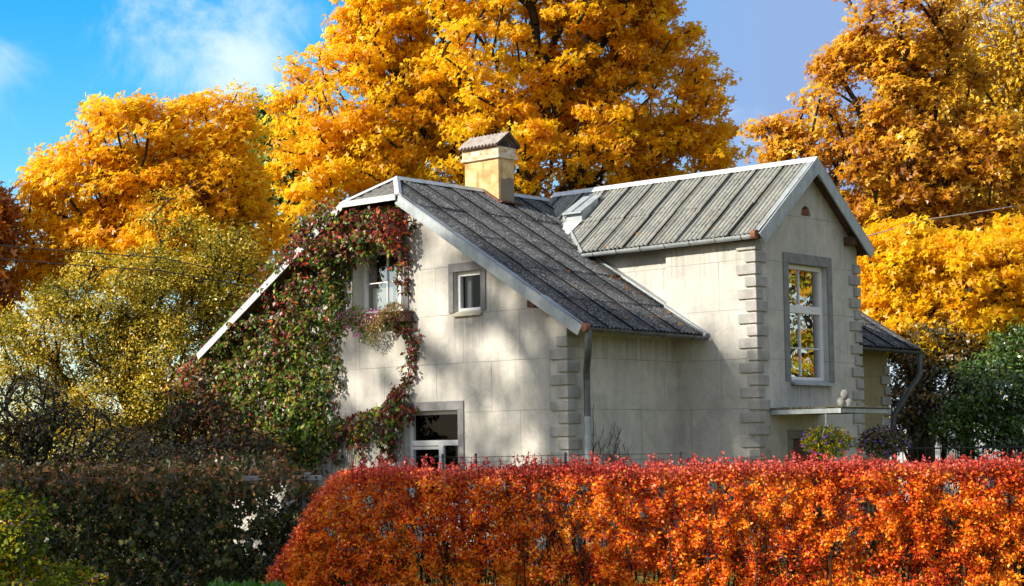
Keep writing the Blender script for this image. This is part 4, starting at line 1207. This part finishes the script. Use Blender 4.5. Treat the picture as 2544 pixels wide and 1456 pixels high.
# ------------------------------------------------------------------ chain-link fence with vines, left foreground
root = empty('chain_link_fence', tuple(at(400, 1500, 15.9)[:2]) + (0,)); tag(root, 'grey chain-link fence with concrete rail half hidden under dark vines at lower left', 'fence')
FD0 = 15.9
mb = MB(); u0, u1 = -60, 800
a = gp(u0, FD0, 1.47); b = gp(u1, FD0, 1.46)
mb.beam(a, b, F3, (0, 0, 1), .05, .045); mb.build('rail', m_concrete, root, bevel=.005)
for px in (60, 470, 760):
    mb = MB(); p = gp(px, FD0 + .05, 0); mb.beam(p, p + Vector((0, 0, 1.53)), R0, F3, .07, .07); mb.build('post', m_concrete if px != 760 else m_concrete, root, bevel=.005)
mb = MB(); Lw = (b - a).length; st_ = .07; ur = (b - a).normalized(); base_ = a.copy(); base_.z = 0
H = 1.48; k = -int(H / st_)
while k * st_ < Lw:
    for sgn in (1, -1):
        s0 = k * st_ if sgn > 0 else k * st_ + H
        s1 = s0 + sgn * H; q0, q1 = (s0, 0.), (s1, H)
        lo = max(min(q0[0], q1[0]), 0); hi = min(max(q0[0], q1[0]), Lw)
        if hi - lo < .03: continue
        zf = lambda s: (s - s0) * sgn
        mb.tube([base_ + ur * lo + Vector((0, 0, zf(lo))) + F3 * .002 * sgn, base_ + ur * hi + Vector((0, 0, zf(hi))) + F3 * .002 * sgn], .0022, 3, False)
    k += 1
mb.build('mesh_panel', m_cable, root)
# vines on it
rg = np.random.default_rng(99)
fv = empty('fence_vine', tuple(at(350, 1500, 15.8)[:2]) + (0,)); tag(fv, 'dark heart-leaved vine tangled over the chain-link fence at lower left', 'vine')
n = 60000
px = rg.uniform(-40, 790, n); py = 1150 + 560 * rg.random(n) ** .9
dens = np.array([.55 * noise.noise(Vector((x * .011, y * .011, 4))) + .75 * noise.noise(Vector((x * .045, y * .045, 4))) for x, y in zip(px, py)])
hole = np.exp(-((px - 590) / 110) ** 2 - ((py - 1320) / 80) ** 2) * .10 + np.exp(-((px - 740) / 50) ** 2) * .10 * (py > 1180) + np.exp(-((px - 620) / 35) ** 2 - ((py - 1395) / 35) ** 2) * .40
topy = 1168 + 42 * np.array([noise.noise(Vector((x * .012, 0, 8))) + .5 * noise.noise(Vector((x * .05, 0, 8))) for x in px]) + 25 * np.clip((px - 680) / 100, 0, 1)
keep = (dens - hole > -.36) & (py > topy - rg.exponential(9, size=n))
px, py, n = px[keep], py[keep], keep.sum()
dp = FD0 - .05 + rg.normal(size=n) * .12 + .32 * np.array([noise.noise(Vector((x * .022, y * .022, 24))) + .5 * noise.noise(Vector((x * .07, y * .07, 24))) for x, y in zip(px, py)])
P = np.array([at(x, y, d) for x, y, d in zip(px, py, dp)])
P = P[P[:, 2] > 0.02]; n = len(P); py = py[:n]
tz = (P[:, 2] - 1.2) / .35
tv = np.clip(.38 + .35 * np.clip(tz, 0, 1) + rg.normal(size=n) * .26, 0, 1)
big = rg.random(n) < .08
leaf_object('foliage', P, rg.normal(size=(n, 3)) * .6 + np.array(-F3) * .9 + np.array([0, 0, .3]), rg.normal(size=(n, 3)) * .6 + np.array([0, 0, -.9]), np.where(big, rg.uniform(.055, .08, n), rg.uniform(.018, .042, n)), 'broad', tv, m_lfence, fv)
mb = MB(); rr = random.Random(8)
for i in range(190):
    x, y, d = rr.uniform(-30, 770), rr.uniform(1250, 1600), FD0 + rr.uniform(-.12, .1); pts = []
    dx = rr.uniform(-22, 22)
    for k in range(8):
        pts.append(at(x, y, d)); x += dx + rr.uniform(-12, 12); y -= rr.uniform(8, 34)
        if y < 1150: break
    if len(pts) > 2: mb.tube(pts, rr.uniform(.0015, .0045), 4)
mb.build('stem', m_barkl, fv)

# yellow-green bush in the bottom left corner
b0 = at(20, 1500, 12.5)
tree('bush', 'yellow-green bush with scattered orange leaves in the lower left corner', 'bush', (b0.x, b0.y), [blob(10, 1330, 85, 110, 12.5), blob(40, 1480, 130, 90, 12.5), blob(150, 1480, 120, 60, 12.6)], 260, 44, .042, 'oval', m_lyg, m_barkl, .12, seed=41, trunk_r=.02, first=.2, trunks=3, tsp=.8)
# grass tufts at the foot of the hedge
n = 5200
u = rg.uniform(520, 700, n); d = rg.uniform(13.2, 14.0, n)
P = np.array([at(x, 1700, q) for x, q in zip(u, d)]); P[:, 2] = rg.uniform(.0, .02, n)
P2 = P.copy(); P2[:, 2] = rg.uniform(.45, .62, n)
m_lgrass = leafmat('grass_blade', [(0, (.03, .14, .01)), (1, (.12, .32, .02))], trans=.35)
V_, F_, t_, _ = leaf_geo(P2, rg.normal(size=(n, 3)) + np.array(-F3), rg.normal(size=(n, 3)) * .35 + np.array([0, 0, 1.0]), rg.uniform(.05, .15, n), 'slim', rg.random(n))
gq = link('tall_grass', np_mesh('tall_grass', V_, F_, t_), m_lgrass); tag(gq, 'bright green leafy grass at the foot of the hedge end', 'grass', kind='stuff')

# ------------------------------------------------------------------ trees
def gnd(px, depth): p = at(px, 1146, depth); return (p.x, p.y)
tree('maple_tree', 'huge golden yellow maple filling the sky behind the chimney', 'tree', gnd(1330, 48),
     [blob(1250, 60, 420, 330, 48), blob(930, 280, 260, 200, 47), blob(1560, 230, 250, 230, 48), blob(1240, 380, 420, 150, 47.5), blob(800, 480, 150, 150, 46), blob(740, 230, 50, 40, 46.5),
      blob(1350, -150, 380, 250, 48.5), blob(1640, 390, 190, 110, 48), blob(1000, 90, 180, 200, 47), blob(860, 400, 190, 150, 46), blob(1500, 40, 200, 200, 48), blob(1760, 350, 75, 70, 48.5), blob(700, 560, 60, 70, 45.5)],
     1900, 76, .125, 'maple', m_lgold, m_bark, .385, trunk_r=.46, first=3.2, seed=11, gap=.33, tsp=.7, shell=.7, cull_back=.62,
     tint_fn=lambda P: np.where(((P - np.array(CAM)) @ np.array(R0)) > .4, -.14, .06) + .0)
tree('maple_tree', 'orange maple between the dark red tree and the ivy covered gable', 'tree', gnd(330, 42),
     [blob(330, 330, 130, 80, 41), blob(510, 330, 140, 90, 42), blob(250, 470, 190, 110, 41.5), blob(470, 480, 200, 120, 42), blob(150, 600, 120, 100, 41), blob(370, 610, 230, 110, 41.5), blob(565, 435, 90, 115, 42), blob(590, 250, 30, 30, 42), blob(240, 260, 25, 25, 42), blob(90, 680, 70, 60, 41), blob(640, 590, 60, 90, 42), blob(600, 680, 90, 80, 42)],
     740, 74, .118, 'maple', m_lorange, m_bark, .42, trunk_r=.22, first=2.5, seed=12, gap=.15, tsp=.62, toff=.17, cull_back=.5)
tree('birch_tree', 'olive and yellow small-leaved tree in front of the orange maple at left', 'tree', gnd(420, 37),
     [blob(420, 560, 70, 80, 37.5), blob(330, 740, 240, 130, 37), blob(540, 720, 140, 120, 37), blob(170, 850, 200, 130, 36.5), blob(440, 900, 220, 150, 36.5), blob(300, 1010, 180, 90, 36), blob(60, 900, 100, 110, 36), blob(590, 850, 90, 110, 37), blob(560, 640, 90, 80, 37)],
     900, 120, .066, 'oval', m_lolive, m_bark, .36, trunk_r=.15, first=1.5, seed=13, gap=.2, tsp=.95, trunks=2, cull_back=.4, toff=.02)
tree('red_tree', 'dark rusty red tree cut by the left edge of the photo', 'tree', gnd(-160, 40),
     [blob(-70, 560, 105, 120, 40), blob(-115, 700, 140, 120, 40), blob(-40, 800, 75, 80, 40), blob(-100, 450, 90, 60, 40)], 330, 46, .16, 'maple', m_lred, m_bark, .40, trunk_r=.2, first=2.5, seed=14, gap=.2, tsp=.7)
tree('green_tree', 'small patch of green treetop between the orange and golden maples', 'tree', gnd(690, 56),
     [blob(665, 305, 60, 60, 56), blob(690, 330, 70, 90, 56), blob(650, 420, 90, 90, 56), blob(720, 430, 110, 110, 56)], 260, 46, .2, 'oval', m_lgreen, m_bark, .6, trunk_r=.2, first=3, seed=15, toff=.35, tsp=.5)
tree('oak_tree', 'tall rusty orange tree with dark branches standing right of the gable', 'tree', gnd(2290, 41),
     [blob(2230, 60, 170, 130, 41), blob(2120, 250, 170, 150, 41), blob(2300, 260, 170, 180, 41.5), blob(2040, 380, 130, 110, 41), blob(2230, 430, 240, 140, 41), blob(1930, 340, 70, 60, 41), blob(2440, 430, 140, 170, 41), blob(2180, 560, 120, 100, 41), blob(2400, 600, 170, 90, 41)],
     740, 60, .115, 'maple', m_lrust, m_bark, .38, trunk_r=.32, first=3.5, seed=16, gap=.68, tsp=.75, toff=.08, cull_back=.72)
tree('yellow_birch', 'bright yellow weeping birch behind the rusty tree at the right edge', 'tree', gnd(2560, 48.5),
     [blob(2500, 90, 170, 200, 48.5), blob(2640, 300, 200, 300, 48.5), blob(2400, 330, 170, 170, 48.5), blob(2250, 400, 150, 180, 49.5), blob(2330, 560, 220, 150, 48.5), blob(2560, 560, 150, 150, 48.5), blob(2150, 640, 110, 120, 49.5), blob(2420, 180, 110, 120, 49)],
     1250, 56, .15, 'oval', m_lyel, m_barkl, .52, trunk_r=.22, first=3, seed=17, gap=.2, tsp=.55, droop=1.3, cull_back=.5, flat=1.3)
tree('maple_tree', 'low orange yellow maple behind the far end of the house at right', 'tree', gnd(2400, 37.5),
     [blob(2240, 640, 130, 90, 37.5), blob(2420, 680, 180, 100, 37.5), blob(2230, 740, 110, 70, 37.5), blob(2350, 780, 150, 60, 37.5), blob(2500, 760, 120, 90, 37.5), blob(2520, 620, 90, 90, 37.5), blob(2200, 820, 80, 50, 37), blob(2330, 850, 110, 50, 37)],
     540, 58, .115, 'maple', m_lorange, m_bark, .36, trunk_r=.16, first=2, seed=18, gap=.5, tsp=.6, toff=.28, cull_back=.4)
tree('shrub', 'dark brown and olive shrub beside the far corner of the house', 'shrub', gnd(2310, 36.5),
     [blob(2320, 880, 110, 90, 36.5), blob(2290, 980, 80, 100, 36), blob(2230, 1000, 40, 90, 37.5), blob(2370, 960, 100, 120, 36.5), blob(2260, 1060, 60, 60, 36), blob(2235, 960, 50, 110, 37)],
     300, 46, .085, 'oval', m_ldark, m_bark, .30, trunk_r=.06, first=.6, seed=19, gap=.2, tsp=.95, trunks=3)
tree('green_bush', 'dense green bush at the right edge above the hedge', 'bush', gnd(2500, 35),
     [blob(2480, 970, 120, 90, 35), blob(2420, 1050, 110, 80, 35), blob(2560, 1050, 100, 90, 35), blob(2530, 870, 70, 70, 35.3)],
     320, 48, .085, 'oval', m_lgreen, m_bark, .30, trunk_r=.06, first=.5, seed=20, tsp=.7, trunks=3, toff=-.05)
tree('green_tree', 'light green leafy sapling above the green bush at the right edge', 'tree', gnd(2540, 38),
     [blob(2520, 840, 60, 70, 38), blob(2480, 900, 60, 50, 38)], 70, 34, .12, 'oval', m_lgreen, m_bark, .30, trunk_r=.06, first=1.5, seed=22, toff=.42, tsp=.5)
tree('shrub', 'dark twiggy shrub with few olive leaves at the left edge above the fence', 'shrub', gnd(90, 27),
     [blob(60, 1010, 110, 90, 27), blob(170, 1080, 130, 80, 27), blob(20, 1110, 110, 70, 27), blob(300, 1130, 130, 50, 27), blob(430, 1150, 120, 45, 27)],
     330, 40, .06, 'oval', m_ldark, m_bark, .26, trunk_r=.05, first=.4, seed=23, tsp=.8, trunks=4, toff=-.02)
tree('shrub', 'brownish red shrub band between the olive tree and the fence vine', 'shrub', gnd(350, 22),
     [blob(200, 1190, 160, 40, 22), blob(420, 1185, 150, 45, 22), blob(600, 1180, 130, 50, 22), blob(40, 1180, 100, 40, 22)],
     260, 40, .06, 'oval', m_lburg, m_barkl, .17, trunk_r=.035, first=.3, seed=24, tsp=.7, trunks=5, toff=-.08)

# distant wood closing the horizon
rg = np.random.default_rng(3)
n = 70000
ang = rg.uniform(-.55, .55, n); dist = rg.uniform(85, 120, n)
F2 = np.array(F3); R2 = np.array(R0)
hgt = 4.2 + 2.2 * np.array([noise.noise(Vector((a * 22, 0, 0))) + .5 * noise.noise(Vector((a * 90, 0, 3))) for a in ang])
P = np.array(CAM)[None] + F2[None] * dist[:, None] + R2[None] * (np.tan(ang) * dist)[:, None]
P[:, 2] = rg.random(n) ** .8 * hgt
leaf_object('far_wood', P, rg.normal(size=(n, 3)) + np.array([0, 0, .5]), rg.normal(size=(n, 3)), rg.uniform(.22, .42, n), 'oval', rg.random(n) * .8, m_lolive, None)
fw = bpy.data.objects['far_wood']; tag(fw, 'distant yellow and olive wood closing the horizon', 'wood', kind='stuff')

# iron railing and pale shed wall seen through the greenery at right
root = empty('iron_fence', gnd(2400, 33) + (0,)); tag(root, 'dark iron railing under the green bushes at the right edge', 'fence')
mb = MB(); p0 = gp(2225, 33, 0); p1 = gp(2600, 33, 0); L_ = (p1 - p0).length; nb = int(L_ / .13)
for i in range(nb + 1):
    p = p0.lerp(p1, i / nb); mb.tube([p, p + Vector((0, 0, 1.88 + .03 * (i % 2)))], .009, 4)
mb.build('bar', m_dark, root)['kind'] = 'stuff'
for z in (.3, 1.70): mb = MB(); mb.tube([p0 + Vector((0, 0, z)), p1 + Vector((0, 0, z))], .014, 4); mb.build('rail', m_dark, root)
root = empty('garden_wall', gnd(2400, 58) + (0,)); tag(root, 'white garden wall glimpsed through the bushes at right', 'wall')
mb = MB(); p0 = gp(2150, 58, 0); p1 = gp(2700, 58, 0); mb.beam(p0, p1, F3, (0, 0, 1), .25, 2.6); mb.build('panel', m_white, root)
mb = MB(); mb.beam(p0 + Vector((0, 0, 2.6)), p1 + Vector((0, 0, 2.6)), F3, (0, 0, 1), .35, .08); mb.build('coping', m_concrete, root)

# overhead cables
def cable(label, pts, r, mat):
    mb = MB(); pp = []
    for a, b in zip(pts[:-1], pts[1:]):
        A, B = at(*a), at(*b)
        for i in range(12):
            t = i / 12; p = A.lerp(B, t); p.z -= .25 * 4 * t * (1 - t) * (A - B).length * .02; pp.append(p)
    pp.append(at(*pts[-1])); mb.tube(pp, r, 5)
    o = mb.build('cable', mat); tag(o, label, 'cable')
cable('pale overhead cable crossing in front of the orange trees at right', [(2140, 590, 36), (2290, 547, 37.5), (2900, 440, 45)], .011, m_cable)
cable('upper dark overhead wire crossing the left trees', [(-200, 590, 33), (400, 640, 34), (700, 700, 35)], .010, m_dark)
cable('lower dark overhead wire crossing the left trees', [(-200, 625, 33), (400, 672, 34), (700, 725, 35)], .010, m_dark)

# ------------------------------------------------------------------ trees behind the photographer's left shoulder, towards the sun
def sunward(target, dist): p = Vector(target) + sun_to * dist; return p
def offtree(label, target, dist, rx, rz, ncl, seed, mat, lsize=.17):
    c = sunward(target, dist)
    b = [(np.array(c), rx, rx, rz), (np.array(c + Vector((.8, -.5, -rz * .5))), rx * .9, rx * .9, rz * .8)]
    tree('shade_tree', label, 'tree', (c.x, c.y), b, ncl, 30, lsize, 'maple', mat, m_bark, .42, trunk_r=.2, first=max(1.5, c.z - rz - 1.5), seed=seed, gap=.25)

offtree('tall maple off to the left shading the front gable', (1.9, 0, 2.2), 42, 3.3, 2.4, 100, 61, m_lgold)
offtree('maple off to the left shading the foot of the side wall and hedge', (3.6, 0, 4.2), 33, 1.6, 1.0, 34, 62, m_lgold)
offtree('dense tree off to the left shading the vine fence', at(330, 1330, 15.9), 9, 3.4, 2.2, 240, 63, m_lorange)
offtree('tree off to the left shading the low shrubs', at(230, 1130, 27), 12, 4.2, 2.0, 420, 64, m_lorange)
tree('garden_tree', 'yellow green tree off to the right mirrored in the tall gable window', 'tree', (17.5, 18.0), [(np.array((17.5, 18.0, 7.5)), 5.5, 5.5, 5.2), (np.array((12.5, 22.0, 5.0)), 3.5, 3.5, 3.5)], 620, 44, .15, 'maple', m_lyg, m_bark, .45, trunk_r=.2, first=1.8, seed=66, gap=.2, toff=.25)

n = 66
xy = []
for i in range(n):
    if i % 3 == 0:
        sdist, tdist = rng.uniform(.3, 5.2), LT * rng.random() ** .6; q = P_wl(sdist, tdist, .03); nn_ = nT
        if q.x < (ZR - q.z) / SL: q = P_right(rng.uniform(.3, 2.6), LM * rng.random() ** .6, .03); nn_ = nR
    else:
        q = P_right(rng.uniform(.2, 2.9), LM * rng.random() ** .55, .03); nn_ = nR
    xy.append((q, nn_))
for i in range(34):
    q = P_right(OV + V1 - .25 + rng.uniform(-.12, .12), LM * (.5 + .48 * rng.random()), .03); xy.append((q, nR))
P = np.array([tuple(a) for a, b in xy]); Nn = np.array([tuple(b) for a, b in xy]) + rng.normal(size=(len(xy), 3)) * .25
fl = leaf_object('fallen_leaves', P, Nn, rng.normal(size=(len(xy), 3)), rng.uniform(.04, .075, len(xy)), 'maple', rng.random(len(xy)) * .45, m_lrust, None)
tag(fl, 'scattered fallen maple leaves caught on the corrugated roofs', 'leaves', kind='stuff')
